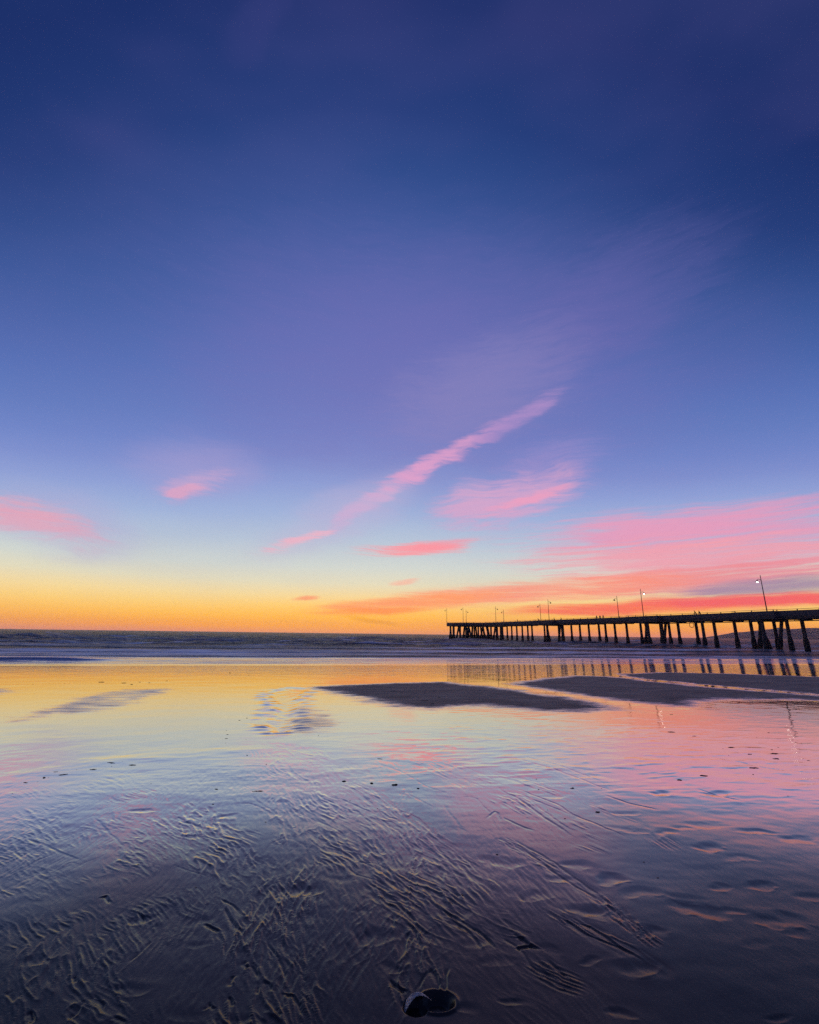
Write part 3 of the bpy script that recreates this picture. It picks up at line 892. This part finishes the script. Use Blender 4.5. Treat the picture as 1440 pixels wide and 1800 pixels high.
# broken waves running in: steep front towards the beach, foam on the back
BORES = [(40.5, 0.02, 3.0, 0.5, 1.8, 1.0), (45.0, 0.035, 5.0, 0.6, 2.4, 1.6), (50.0, 0.17, 16.0, 1.0, 2.0, 3.0), (56.0, 0.26, 26.0, 1.0, 2.2, 8.0), (69.0, 0.32, 26.0, 1.0, 2.6, 5.0), (88.0, 0.45, 18.0, 0.5, 4.0, 3.0), (118.0, 0.6, 18.0, 0.3, 5.0, 3.0), (160.0, 0.65, 24.0, 0.2, 6.0, 4.0)]
for k, (q0, amp, back, fm, wob, reach) in enumerate(BORES):
    line = q0 + wob * 1.6 * fbm(along * 0.035, along * 0 + 7.7 * k, 100 + k, 3)
    d = q - line
    gap = 0.55 + 0.45 * sstep(-0.35, 0.35, fbm(along * 0.03, along * 0 + 1.3 * k, 120 + k, 2))
    prof = (0.38 * sstep(-0.5, -0.05, d) + 0.62 * sstep(-0.1, 3.2, d)) * np.exp(-np.maximum(d - 3, 0) / back)
    hz += amp * (0.7 + 0.3 * gap) * prof * (1 + 0.25 * fbm(along * 0.25, q * 0.25, 140 + k, 2))
    fo = sstep(-0.22, 0.05, d) * np.exp(-np.maximum(d - 1.5, 0) / reach)
    tex = 0.45 + 0.55 * sstep(-0.25, 0.35, fbm(along * 0.14, q * 0.7, 160 + k, 4) + 0.1)
    fo = np.where(along > 5, fo ** (1 + 1.6 * sstep(5, 25, along)), fo)
    foam = np.maximum(foam, fm * fo * tex * (0.35 + 0.65 * sstep(-0.35, 0.25, fbm(along * 0.025, along * 0 + 4.1 * k, 180 + k, 2) + 0.1)))
# a late tongue of broken water at the left
d = q - (43.0 + 1.1 * fbm(along * 0.06, along * 0, 201, 2))
left = 1 - sstep(-21, -14.5, along)
prof = left * sstep(-0.25, 0.2, d) * np.exp(-np.maximum(d, 0) / 3.5)
hz += 0.20 * prof
foam = np.maximum(foam, 0.8 * left * sstep(-0.15, 0.05, d) * np.exp(-np.maximum(d - 0.4, 0) / 2.6) * sstep(-0.3, 0.5, fbm(along * 0.3, q * 0.8, 205, 3)))
out_s = sstep(62, 95, q)
# swell and wind chop
hz += out_s * fade * (0.36 * fbm(along * 0.022, q * 0.05, 211, 2) + 0.42 * fbm(along * 0.075, q * 0.13, 215, 3))
hz += (0.10 + 0.90 * out_s) * (1 - sstep(120, 420, WY)) * 0.10 * fbm(along * 0.35, q * 0.8, 221, 3)
hz *= sstep(36.5, 39.5, q)
foam = np.maximum(foam, 0.8 * out_s * fade * sstep(0.55, 0.75, fbm(along * 0.05, q * 0.22, 231, 4)))
# a thin lace of spent foam on the shallows
lace = sstep(37.6, 39.5, q) * (1 - sstep(48, 50.5, q)) * (0.35 + 0.4 * sstep(-0.3, 0.4, fbm(along * 0.06, q * 0.55, 241, 4)))
foam = np.maximum(foam, lace)
foam = np.maximum(foam, (1 - sstep(-8, 14, along)) * sstep(51.0, 52.0, q) * (1 - sstep(58, 64, q)) * (0.55 + 0.45 * sstep(-0.3, 0.3, fbm(along * 0.10, q * 0.6, 251, 4))))
WZ = SEA + 0.008 + hz
sea_me = grid_mesh('sea', WX, WY, WZ, {'foam': np.clip(foam, 0, 1), 'shallow': 1 - sstep(46.5, 50, q)})
m_sea, T, out = new_mat('sea_water')
pos = T.new('ShaderNodeNewGeometry').outputs['Position']
fo, sh = attr(T, 'foam'), attr(T, 'shallow')
n1 = T.noise(T.mapping(pos, (0, 0, 0), (0, 0, -0.2), (0.35, 0.9, 1)), 1.0, 5.0, 0.6)
n2 = T.noise(T.mapping(pos, (0, 0, 0), (0, 0, -0.2), (1.6, 3.8, 1)), 1.0, 4.0, 0.6)
hgt = T.math('ADD', T.math('MULTIPLY', n1, 0.75), T.math('MULTIPLY', n2, 0.2))
hgt = T.math('MULTIPLY', hgt, T.mapr(sh, 0.0, 1.0, 1.0, 0.02))
bump = T.new('ShaderNodeBump')
bump.inputs['Strength'].default_value = 1.0
bump.inputs['Distance'].default_value = 1.0
T.put(bump.inputs['Height'], hgt)
body = T.new('ShaderNodeBsdfDiffuse')
body.inputs[0].default_value = (0.018, 0.021, 0.026, 1)
gl = T.new('ShaderNodeBsdfGlossy', distribution='GGX')
T.put(gl.inputs['Roughness'], T.mapr(sh, 0.0, 1.0, 0.16, 0.04))
T.l.new(bump.outputs[0], gl.inputs['Normal'])
fr = T.new('ShaderNodeFresnel')
fr.inputs['IOR'].default_value = 1.333
T.l.new(bump.outputs[0], fr.inputs['Normal'])
ms = T.new('ShaderNodeMixShader')
T.put(ms.inputs[0], T.math('MINIMUM', T.math('MULTIPLY', fr.outputs[0], T.mapr(sh, 0.0, 1.0, 0.55, 2.2)), 0.95))
T.l.new(body.outputs[0], ms.inputs[1])
T.l.new(gl.outputs[0], ms.inputs[2])
fd = T.new('ShaderNodeBsdfDiffuse')
fd.inputs[0].default_value = (0.90, 0.88, 0.88, 1)
bub = T.noise(T.mapping(pos, (0, 0, 0), (0, 0, -0.2), (0.9, 2.2, 1)), 1.0, 6.0, 0.65)
ff = T.math('MULTIPLY', fo, T.mapr(bub, 0.30, 0.55, 0.6, 1.0))
ms2 = T.new('ShaderNodeMixShader')
T.put(ms2.inputs[0], ff)
T.l.new(ms.outputs[0], ms2.inputs[1])
fg = T.new('ShaderNodeBsdfGlossy', distribution='GGX')
fg.inputs[0].default_value = (0.92, 0.90, 0.92, 1)
fg.inputs['Roughness'].default_value = 0.42
fm = T.new('ShaderNodeMixShader')
fm.inputs[0].default_value = 0.62
T.l.new(fd.outputs[0], fm.inputs[1])
T.l.new(fg.outputs[0], fm.inputs[2])
T.l.new(fm.outputs[0], ms2.inputs[2])
T.l.new(ms2.outputs[0], out.inputs[0])
sea = link('sea', sea_me, m_sea)
tag(sea, 'dark choppy sea with low foaming breakers rolling onto the beach', 'sea', kind='structure')

# ------------------------------------------------------------------ far hills
RIDGE = [(29, 0.0), (31, 0.03), (32.6, 0.16), (35.1, 0.66), (36.6, 0.82), (37.6, 0.95), (38.7, 1.13), (39.5, 1.05), (40.2, 1.05), (41.4, 1.16), (43, 1.05), (45, 1.2), (49, 1.0), (54, 1.25), (60, 1.1), (68, 1.25), (80, 1.1)]
HD = 2300.0
na, nd_ = 260, 26
A, D = np.meshgrid(np.radians(np.linspace(28, 80, na)), np.linspace(0, 1, nd_))
ridge = np.interp(np.degrees(A), [r[0] for r in RIDGE], [r[1] for r in RIDGE])
ridge = ridge * (1 + 0.06 * fbm(np.degrees(A) * 0.9, A * 0 + 2, 301, 3))
rad = HD * (1 + 0.35 * D)
prof = np.sin(np.pi * np.clip(D, 0, 1)) ** 0.8
hh = rad * np.tan(np.radians(ridge)) * prof / 1.0
hh = hh * (1 + 0.25 * (fbm(np.degrees(A) * 1.1, D * 5, 305, 3)) * (1 - prof ** 2))
hill_me = grid_mesh('hills', rad * np.sin(A), rad * np.cos(A), hh + SEA - 4 + 0 * A)
m_hill = simple_mat('hill_scrub', (0.09, 0.085, 0.06), 0.95, 0.01, 0.4, 0.0)
tag(link('hills', hill_me, m_hill), 'low hazy coastal hills beyond the pier', 'hills', kind='structure')

# the evening haze that pales the hills
m_haze, T, out = new_mat('evening_haze')
pv = T.new('ShaderNodeVolumePrincipled')
pv.inputs['Color'].default_value = (0.96, 0.90, 0.92, 1)
pv.inputs['Density'].default_value = HAZE_DENSITY
pv.inputs['Anisotropy'].default_value = 0.8
T.l.new(pv.outputs[0], out.inputs['Volume'])
bm = bmesh.new()
bmesh.ops.create_cube(bm, size=1.0)
for v in bm.verts:
    v.co = Vector((v.co.x * 11000, v.co.y * 3700 + 1550, (v.co.z + 0.5) * (HAZE_TOP + 13) - 13))
haze_me = bpy.data.meshes.new('haze')
bm.to_mesh(haze_me)
bm.free()
tag(link('haze', haze_me, m_haze), 'thin evening haze lying over the sea', 'haze', kind='stuff')

# ------------------------------------------------------------------ the pier
PIER0 = Vector((72.13, 85.22, 0.0))                 # foot of the nearest pile in view
PDIR = Vector((-0.30514, 0.95231, 0.0))             # running out to sea
PSIDE = Vector((PDIR.y, -PDIR.x, 0.0))              # to the right of that
DECK = 5.60                                          # top of the deck above datum
HALF = 3.0
HEAD_T, HEAD_R = 134.0, 13.5
T0, T1 = -46.0, HEAD_T - HEAD_R + 1.0

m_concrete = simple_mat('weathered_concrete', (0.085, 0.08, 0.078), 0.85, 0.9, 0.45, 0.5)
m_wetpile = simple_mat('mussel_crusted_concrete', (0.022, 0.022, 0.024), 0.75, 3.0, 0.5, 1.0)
m_rail = simple_mat('painted_rail', (0.06, 0.06, 0.065), 0.6, 4.0, 0.3, 0.1)
m_dark = simple_mat('dark_metal', (0.03, 0.03, 0.032), 0.5, 5.0, 0.3, 0.1)
m_panel = simple_mat('grey_parapet', (0.10, 0.10, 0.11), 0.8, 1.5, 0.35, 0.3)


def P(t, side=0.0, z=0.0):
    v = PIER0 + PDIR * t + PSIDE * side
    v.z = z
    return v


class MB:
    """collects simple solids for one mesh"""

    def __init__(self):
        self.bm = bmesh.new()

    def prism(self, ring_a, ring_b, cap=True):
        a = [self.bm.verts.new(p) for p in ring_a]
        b = [self.bm.verts.new(p) for p in ring_b]
        n = len(a)
        for i in range(n):
            self.bm.faces.new((a[i], a[(i + 1) % n], b[(i + 1) % n], b[i]))
        if cap:
            self.bm.faces.new(list(reversed(a)))
            self.bm.faces.new(b)
        return self

    def bar(self, p, q, w, h, up=Vector((0, 0, 1))):
        p, q = Vector(p), Vector(q)
        d = (q - p).normalized()
        s = d.cross(up)
        s = Vector((1, 0, 0)) if s.length < 1e-4 else s.normalized()
        u = s.cross(d)
        ring = [s * w / 2 + u * h / 2, -s * w / 2 + u * h / 2, -s * w / 2 - u * h / 2, s * w / 2 - u * h / 2]
        return self.prism([p + r for r in ring], [q + r for r in ring])

    def tube(self, pts, radii, n=10, cap=True):
        pts = [Vector(p) for p in pts]
        rings = []
        for i, p in enumerate(pts):
            d = (pts[min(i + 1, len(pts) - 1)] - pts[max(i - 1, 0)]).normalized()
            s = d.cross(Vector((0, 1, 0.01)))
            s = d.cross(Vector((1, 0, 0))) if s.length < 1e-3 else s
            s.normalize()
            u = s.cross(d)
            rings.append([self.bm.verts.new(p + (s * math.cos(a) + u * math.sin(a)) * radii[i])
                          for a in (2 * math.pi * k / n for k in range(n))])
        for a, b in zip(rings[:-1], rings[1:]):
            for i in range(n):
                self.bm.faces.new((a[i], a[(i + 1) % n], b[(i + 1) % n], b[i]))
        if cap:
            self.bm.faces.new(list(reversed(rings[0])))
            self.bm.faces.new(rings[-1])
        return self

    def build(self, name, mat, parent=None, smooth=False):
        bmesh.ops.recalc_face_normals(self.bm, faces=self.bm.faces)
        me = bpy.data.meshes.new(name)
        self.bm.to_mesh(me)
        self.bm.free()
        if smooth:
            me.polygons.foreach_set('use_smooth', [True] * len(me.polygons))
        return link(name, me, mat, parent)


pier = empty('fishing_pier', (0, 0, 0))
tag(pier, 'long dark concrete fishing pier on round piles with a circular end', 'pier')

# deck of the walkway and its edge beams
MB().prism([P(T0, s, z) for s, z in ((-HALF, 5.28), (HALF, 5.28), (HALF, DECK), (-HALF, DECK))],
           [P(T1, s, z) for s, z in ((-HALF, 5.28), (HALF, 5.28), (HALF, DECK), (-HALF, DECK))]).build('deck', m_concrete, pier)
for s in (-HALF + 0.35, 0.0, HALF - 0.35):
    MB().bar(P(T0, s, 5.13), P(T1, s, 5.13), 0.45, 0.30).build('deck_beam', m_concrete, pier)
# round end
ctr = P(HEAD_T)
ring = [ctr + Vector((math.cos(a), math.sin(a), 0)) * HEAD_R for a in (2 * math.pi * k / 56 for k in range(56))]
MB().prism([Vector((p.x, p.y, 5.05)) for p in ring], [Vector((p.x, p.y, DECK + 0.002)) for p in ring]).build('head_deck', m_concrete, pier)

# parapet: solid panels between posts with a handrail above
def parapet(a, b, panel=True):
    a, b = Vector(a), Vector(b)
    if panel:
        MB().bar(a + Vector((0, 0, 0.46)), b + Vector((0, 0, 0.46)), 0.10, 0.80).build('parapet_panel', m_panel, pier)
    MB().bar(a + Vector((0, 0, 0.0)), a + Vector((0, 0, 1.06)), 0.12, 0.12, Vector((0, 1, 0))).build('rail_post', m_rail, pier)
    MB().tube([a + Vector((0, 0, 1.09)), b + Vector((0, 0, 1.09))], [0.035, 0.035], 6).build('handrail', m_rail, pier)


BUMPS = [(1.4, 9.4), (28.0, 38.0), (70.0, 81.0), (-26.0, -19.4)]     # widened bays that carry the lamps
marks = [T0] + sorted(x for b in BUMPS for x in b) + [T1 + 0.6]
stops = [T0]
for a, b in zip(marks[:-1], marks[1:]):
    n = max(1, round((b - a) / 3.3))
    stops += [a + (b - a) * k / n for k in range(1, n + 1)]
for t, e in zip(stops[:-1], stops[1:]):
    mid = (t + e) / 2
    wide = any(a < mid < b for a, b in BUMPS)
    for s in (-1, 1):
        off = s * (HALF + (0.9 if wide else -0.06))
        parapet(P(t, off, DECK), P(e, off, DECK))
for x in (x for b in BUMPS for x in b):           # short returns where the walkway widens
    for s in (-1, 1):
        parapet(P(x, s * (HALF - 0.06), DECK), P(x, s * (HALF + 0.9), DECK))
for a, b in BUMPS:
    MB().prism([P(a, s, z) for s, z in ((-HALF - 1.0, 5.0), (HALF + 1.0, 5.0), (HALF + 1.0, DECK - 0.004), (-HALF - 1.0, DECK - 0.004))],
               [P(b, s, z) for s, z in ((-HALF - 1.0, 5.0), (HALF + 1.0, 5.0), (HALF + 1.0, DECK - 0.004), (-HALF - 1.0, DECK - 0.004))]).build('widened_bay', m_concrete, pier)
for k in range(28):
    a0, a1 = 2 * math.pi * k / 28, 2 * math.pi * (k + 1) / 28
    p0 = ctr + Vector((math.cos(a0), math.sin(a0), 0)) * (HEAD_R - 0.08)
    p1 = ctr + Vector((math.cos(a1), math.sin(a1), 0)) * (HEAD_R - 0.08)
    m = (p0 + p1) / 2
    if (m - P(HEAD_T - HEAD_R)).length < 2.6:
        continue
    p0.z = p1.z = DECK
    parapet(p0, p1)


# piles: slim shaft with a thick crusted jacket at the waterline
def pile(top, foot, r=0.31, jacket=0.46):
    top, foot = Vector(top), Vector(foot)
    k = (top.z - 1.3) / (top.z - foot.z)
    knee = top + (foot - top) * k
    o = MB().tube([top, knee], [r, r * 1.04], 14, False).build('pile', m_concrete, pier, True)
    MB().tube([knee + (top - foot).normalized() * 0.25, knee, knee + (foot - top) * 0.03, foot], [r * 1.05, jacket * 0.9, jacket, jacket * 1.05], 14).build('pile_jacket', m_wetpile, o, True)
    return o


def cap(t, w=5.2, h=0.42, z=5.02, l=0.9):
    MB().bar(P(t, -w / 2, z), P(t, w / 2, z), l, h).build('pile_cap', m_concrete, pier)


SINGLE = [-43, -38.6, -34.3, -30, -13.4, -9.1, -4.8, -0.6, 12.2, 16.8, 21.2, 26.0, 30.7, 42.3, 46.7, 53.1, 57.5, 61.6, 65.7, 70.0, 88.2, 91.0, 94.8, 98.7, 102.5, 106.0, 110.5, 115.0, 119.5]
for t in SINGLE:
    pile(P(t, 0, 5.0), P(t, 0, -2.2))
    cap(t, 4.6)
for t in (19.6, 50.4):
    pile(P(t, 0.0, 5.0), P(t, 0, -2.2))
# braced bents under the widened bays: raking piles either way
for a, b in BUMPS:
    for t, ft in ((a + 0.6, 0.0), (a + 1.4, 3.2), (b - 2.2, -3.0), (b - 2.6, 2.4), (b - 0.6, 0.0)):
        pile(P(t, 0, 4.98), P(t + ft * 0.62, ft * 0.1, -2.2), 0.30, 0.45)
    for s in (-2.9, 2.9):
        pile(P((a + b) / 2 + s * 0.3, s, 4.98), P((a + b) / 2 + s * 0.3, s, -2.2), 0.30, 0.45)
    cap((a + b) / 2, 7.4, 0.5, 4.9, 1.6)
# round end: two rings of piles and raking groups
for k in range(18):
    a = 2 * math.pi * (k + 0.3) / 18
    p = ctr + Vector((math.cos(a), math.sin(a), 0)) * (HEAD_R - 1.6)
    rake = 0.0 if k % 3 else 1.8
    tdir = Vector((-math.sin(a), math.cos(a), 0)) * (rake if k % 2 else -rake)
    pile((p.x, p.y, 5.0), (p.x + tdir.x, p.y + tdir.y, -2.2), 0.36, 0.56)
    if k % 3 == 0:
        pile((p.x, p.y, 5.0), (p.x - tdir.x, p.y - tdir.y, -2.2), 0.36, 0.56)
for k in range(9):
    a = 2 * math.pi * (k + 0.1) / 9
    p = ctr + Vector((math.cos(a), math.sin(a), 0)) * (HEAD_R - 8.2)
    pile((p.x, p.y, 5.0), (p.x + random.uniform(-1.5, 1.5), p.y, -2.2), 0.42, 0.62)

# service pipe slung under the near edge
pipe = MB().tube([P(T0, -2.2, 4.62), P(30.0, -2.2, 4.62)], [0.085, 0.085], 8).build('service_pipe', m_dark, pier)
for k in range(14):
    t = T0 + 2 + k * 5.4
    MB().bar(P(t, -2.2, 4.60), P(t, -2.2, 5.29), 0.05, 0.05, Vector((0, 1, 0))).build('pipe_hanger', m_dark, pipe)

# hose hanging in a loop under the deck
loop = [P(20.4 + 0.55 * math.sin(a), -2.25, 4.15 + 0.55 * math.cos(a)) for a in (0.35 + k * (2 * math.pi - 0.7) / 18 for k in range(19))]
hose = MB().tube([P(20.5, -2.25, 5.0)] + loop + [P(20.3, -2.25, 5.0)], [0.06] * 21, 6).build('hanging_hose', m_dark, None, True)
tag(hose, 'dark hose hanging in a loop under the pier deck', 'hose')

# ------------------------------------------------------------------ lamps on the pier
m_bulb, T, out = new_mat('lit_bulb')
em = T.new('ShaderNodeEmission')
em.inputs[0].default_value = (1.0, 0.93, 0.86, 1)
em.inputs[1].default_value = 7.0
T.l.new(em.outputs[0], out.inputs[0])
m_glass = simple_mat('unlit_lamp_glass', (0.12, 0.11, 0.10), 0.2, 8.0, 0.2, 0.0)


def lamp(t, side, arm, height, label, lit=False, size=1.0):
    base = P(t, side, DECK)
    root = empty('pier_lamp', base)
    tag(root, label, 'lamp', 'lamps along the pier')
    V = Vector
    ax = V((arm, 0, 0))
    MB().tube([(0, 0, 0), (0, 0, 0.5), (0, 0, 0.55), (0, 0, height)], [0.16, 0.15, 0.10, 0.055], 10).build('pole', m_dark, root, True)
    za = height - 1.05
    MB().tube([V((0, 0, za)), ax * 0.25 + V((0, 0, za + 0.28)), ax * 0.55 + V((0, 0, za + 0.32)), ax * 0.8 + V((0, 0, za + 0.10))], [0.04] * 4, 8).build('arm', m_dark, root, True)
    c = ax * 0.8
    # bell shade, open below
    prof = [(0.05, 0.12), (0.09, 0.04), (0.16, -0.02), (0.30, -0.14), (0.36, -0.22)]
    sh = MB().tube([c + V((0, 0, za + z)) for r, z in prof], [r * size for r, z in prof], 16, False).build('lamp_shade', m_dark, root, True)
    bz = za - 0.24
    rr = [(0.04, 0.11), (0.13, 0.08), (0.18, 0.0), (0.13, -0.09), (0.03, -0.13)]
    MB().tube([c + V((0, 0, bz + z)) for r, z in rr], [r * size for r, z in rr], 14).build('bulb', m_bulb if lit else m_glass, sh, True)
    return root


lamp(2.6, -HALF - 0.8, -1, 7.6, 'tall lamp with its bulb lit, nearest on the pier', True)
lamp(32.2, -HALF - 0.8, 1, 7.6, 'tall lit lamp above the second widened bay of the pier', True)
lamp(47.8, HALF - 0.2, -1, 7.2, 'unlit lamp just beyond the second lit lamp')
lamp(71.8, -HALF - 0.8, 1, 7.6, 'taller unlit lamp of the pair halfway out the pier')
lamp(86.4, HALF - 0.2, -1, 7.2, 'shorter unlit lamp, left of the pair halfway out the pier')
lamp(109.9, -HALF + 0.2, 1, 7.2, 'thin unlit lamp where the walkway meets the round end', size=0.9)
lamp(113.3, HALF - 0.2, -1, 6.2, 'short unlit lamp just right of the round end', size=0.9)
lamp(139.2, -12.3, -1, 7.6, 'leftmost thin lamp on the tip of the pier', size=0.9)
lamp(136.4, -5.3, -1, 8.2, 'thin lamp on the round end, taller of two close together', size=0.9)
lamp(135.9, -4.0, 1, 7.0, 'thin lamp on the round end, shorter of two close together', size=0.9)

# ------------------------------------------------------------------ people on the pier
m_cloth = simple_mat('dark_clothes', (0.035, 0.033, 0.04), 0.9, 9.0, 0.4, 0.1)


def person(t, side, yaw, label, lean=0.0, h=1.74):
    me = bpy.data.meshes.new('person')
    bm = bmesh.new()
    J = [((0, 0, .93), .14, None), ((0, -.02 - lean * .3, 1.18), .13, 0), ((0, -.03 - lean * .6, 1.40), .15, 1), ((0, -.03 - lean * .75, 1.52), .06, 2),
         ((0, -.05 - lean * .85, 1.63), .095, 3), ((0, -.05 - lean * .9, 1.72), .075, 4),
         ((-.10, 0, .88), .11, 0), ((-.12, -.03, .50), .075, 6), ((-.12, .02, .08), .05, 7), ((-.12, -.13, .04), .04, 8),
         ((.10, 0, .88), .11, 0), ((.12, -.05, .50), .075, 10), ((.13, .0, .08), .05, 11), ((.13, -.15, .04), .04, 12),
         ((-.20, -.03 - lean * .6, 1.40), .065, 2), ((-.27, -.06 - lean * .6, 1.14), .05, 14), ((-.20, -.28 - lean * .6, 1.04), .04, 15), ((-.17, -.36 - lean * .6, 1.06), .035, 16),
         ((.20, -.03 - lean * .6, 1.40), .065, 2), ((.27, -.06 - lean * .6, 1.14), .05, 18), ((.20, -.28 - lean * .6, 1.04), .04, 19), ((.17, -.36 - lean * .6, 1.06), .035, 20)]
    vs = [bm.verts.new(Vector(p) * h / 1.78) for p, r, k in J]
    for v, (p, r, k) in zip(vs, J):
        if k is not None:
            bm.edges.new((v, vs[k]))
    bm.to_mesh(me)
    bm.free()
    o = link('person', me, m_cloth)
    md = o.modifiers.new('skin', 'SKIN')
    for i, (p, r, k) in enumerate(J):
        d = me.skin_vertices[0].data[i]
        d.radius = (r, r)
        d.use_root = i == 0
    sub = o.modifiers.new('smooth', 'SUBSURF')
    sub.levels = sub.render_levels = 1
    o.location = P(t, side, DECK + 0.005)
    o.rotation_euler = (0, 0, yaw)
    tag(o, label, 'person', 'people on the pier')
    return o


for t, s, yaw, lab, lean in [
        (50.8, -2.4, 1.9, 'person in dark clothes, leftmost of three standing together on the pier', 0.0),
        (49.4, -2.4, 2.2, 'person in dark clothes, middle of three standing together on the pier', 0.0),
        (48.2, -2.4, 1.6, 'person in dark clothes, rightmost of three standing together on the pier', 0.05),
        (18.6, -2.5, -1.9, 'person leaning over the parapet above the hanging hose', 0.35),
        (17.6, -2.5, -1.7, 'person close beside the one leaning above the hanging hose', 0.25),
        (67.2, -2.4, -1.8, 'lone person at the rail right of the paired unlit lamps', 0.1),
        (70.9, -2.4, -1.8, 'person at the rail next to the paired unlit lamps', 0.1),
        (78.6, -3.3, -1.8, 'person leaning at the left edge of the middle widened bay', 0.25),
        (93.7, -2.4, -1.8, 'lone person between the middle lamps and the round end', 0.2),
        (104.0, -2.4, -1.8, 'person where the walkway meets the round end', 0.1)]:
    person(t, s, yaw, lab, lean, random.uniform(1.66, 1.82))

# ------------------------------------------------------------------ litter of kelp and pebbles on the sand
m_kelp = simple_mat('wet_kelp', (0.012, 0.010, 0.009), 0.35, 30.0, 0.4, 0.4)
m_stone = simple_mat('dark_pebble', (0.02, 0.019, 0.02), 0.45, 30.0, 0.4, 0.3)


def ground(x, y):
    z, _, _ = beach_height(np.array([[x]], np.float64), np.array([[y]], np.float64))
    return plane_z(x, y) + float(z[0, 0])


def clump(seed, w, h):
    """a torn scrap of kelp: a few curled strips and a knotty stub"""
    r = random.Random(seed)
    mb = MB()
    n = 2 if w < 0.06 else 4
    for k in range(n):
        a = r.uniform(-0.5, 0.5)
        x0 = r.uniform(-0.5, 0.1) * w
        L = r.uniform(0.45, 0.9) * w
        pts, rad = [], []
        for i in range(5):
            s = i / 4
            pts.append((x0 + s * L * math.cos(a), r.uniform(-0.12, 0.12) * w + s * L * math.sin(a) * 0.6, h * (0.22 + 0.5 * math.sin(math.pi * s) * r.uniform(0.4, 1.1))))
            rad.append(max(0.0025, h * 0.28 * (0.4 + math.sin(math.pi * (0.15 + 0.75 * s)))))
        mb.tube(pts, rad, 6)
    return mb


def pebble(seed, w, h):
    r = random.Random(seed)
    bm = bmesh.new()
    bmesh.ops.create_icosphere(bm, subdivisions=2, radius=1.0)
    for v in bm.verts:
        k = 1 + 0.18 * r.uniform(-1, 1)
        v.co = Vector((v.co.x * w * 0.5 * k, v.co.y * w * 0.38 * k, (v.co.z * 0.8 + 0.3) * h * 0.55 * k))
    mb = MB()
    mb.bm.free()
    mb.bm = bm
    return mb


def where(x, y):
    if y > 14.5:
        return 'on the golden flat at left' if x < -2 else 'on the nearest drained bar'
    if x < -2.0 and y > 6.9:
        return 'left of the small channel'
    if x < -2.0 and y > 5:
        return 'along the smooth pool edge at left'
    if x < -0.9:
        return 'among the rills left of centre'
    if x < 1.0:
        return 'on the wet sand in the middle'
    if y > 6.5:
        return 'on the pink sand at right'
    if x < 2.6:
        return 'among the long diagonal rills'
    return 'on the ripples at far right'


ORDER = ['first', 'second', 'third', 'fourth', 'fifth', 'sixth', 'seventh', 'eighth', 'ninth', 'tenth', 'eleventh', 'twelfth',
         'thirteenth', 'fourteenth', 'fifteenth', 'sixteenth', 'seventeenth', 'eighteenth', 'nineteenth', 'twentieth']
kinds = {}
for i, (x, y, w, h) in enumerate(KELP):
    kinds.setdefault((w > 0.045, where(x, y)), []).append((x / y, i))
for i, (x, y, w, h) in enumerate(KELP):
    scrap = w > 0.045
    mb = clump(i, w, max(h * 0.32, 0.005)) if scrap else pebble(i, max(w * 0.5, 0.008), max(h * 0.38, 0.005))
    o = mb.build('kelp_scrap' if scrap else 'pebble', m_kelp if scrap else m_stone, None, True)
    o.location = (x, y, ground(x, y) - 0.002)
    o.rotation_euler = (0, 0, random.uniform(-0.25, 0.25))
    zone = where(x, y)
    row = sorted(kinds[(scrap, zone)])
    k = [r[1] for r in row].index(i)
    what = ('long dark kelp scrap' if w > 0.15 else 'dark kelp scrap') if scrap else 'small dark pebble'
    lab = '%s %s' % (what, zone)
    if len(row) > 1:
        lab += ', %s from the left' % ORDER[k] if k else ', leftmost there'
    tag(o, lab, 'kelp' if scrap else 'pebble', ('kelp scraps ' if scrap else 'pebbles ') + zone)

# ------------------------------------------------------------------ the half-buried shell at the photographer's feet
m_shell, T, out = new_mat('clam_shell')
p = T.new('ShaderNodeBsdfPrincipled')
pos = T.new('ShaderNodeTexCoord').outputs['Object']
rad_ = T.vmath('LENGTH', pos)
band = T.math('SINE', T.math('MULTIPLY', T.math('ADD', rad_, T.math('MULTIPLY', T.noise(pos, 40.0, 3.0), 0.006)), 900.0))
T.put(p.inputs['Base Color'], T.mix(T.mapr(band, -1, 1), (0.34, 0.26, 0.19, 1), (0.70, 0.60, 0.47, 1)))
p.inputs['Roughness'].default_value = 0.7
T.l.new(p.outputs[0], out.inputs[0])
n1_, n2_ = 26, 20
bm = bmesh.new()
rows = []
for inner in (0, 1):
    for i in range(n1_ + 1):
        s = i / n1_                                     # hinge to rim
        row = []
        for j in range(n2_ + 1):
            a = math.pi * (j / n2_ - 0.5) * 1.15
            rr = s * (1 + 0.05 * math.cos(2 * a))
            x = 0.070 * rr * math.sin(a) * (1 + 0.10 * math.sin(3 * a + 1))
            y = 0.052 * rr * math.cos(a) - 0.012
            z = (0.034 - 0.0025 * inner) * (1 - s ** 2.2) + 0.0012 * math.sin(s * 38) * (1 - inner) - 0.004 * s * abs(math.sin(a))
            row.append(bm.verts.new((x * (1 - 0.03 * inner), y * (1 - 0.03 * inner), z)))
        rows.append(row)
for q0 in (0, n1_ + 1):
    for i in range(n1_):
        for j in range(n2_):
            bm.faces.new((rows[q0 + i][j], rows[q0 + i][j + 1], rows[q0 + i + 1][j + 1], rows[q0 + i + 1][j]))
for j in range(n2_):
    bm.faces.new((rows[n1_][j], rows[n1_][j + 1], rows[2 * n1_ + 1][j + 1], rows[2 * n1_ + 1][j]))
mb = MB()
mb.bm.free()
mb.bm = bm
shell = mb.build('sea_shell', m_shell, None, True)
shell.location = (0.055, 2.475, plane_z(0.055, 2.475) - 0.010)
shell.rotation_euler = (math.radians(4), math.radians(-10), math.radians(25))
tag(shell, 'pale tan clam shell half buried beside a scoured hole in the nearest sand', 'shell')
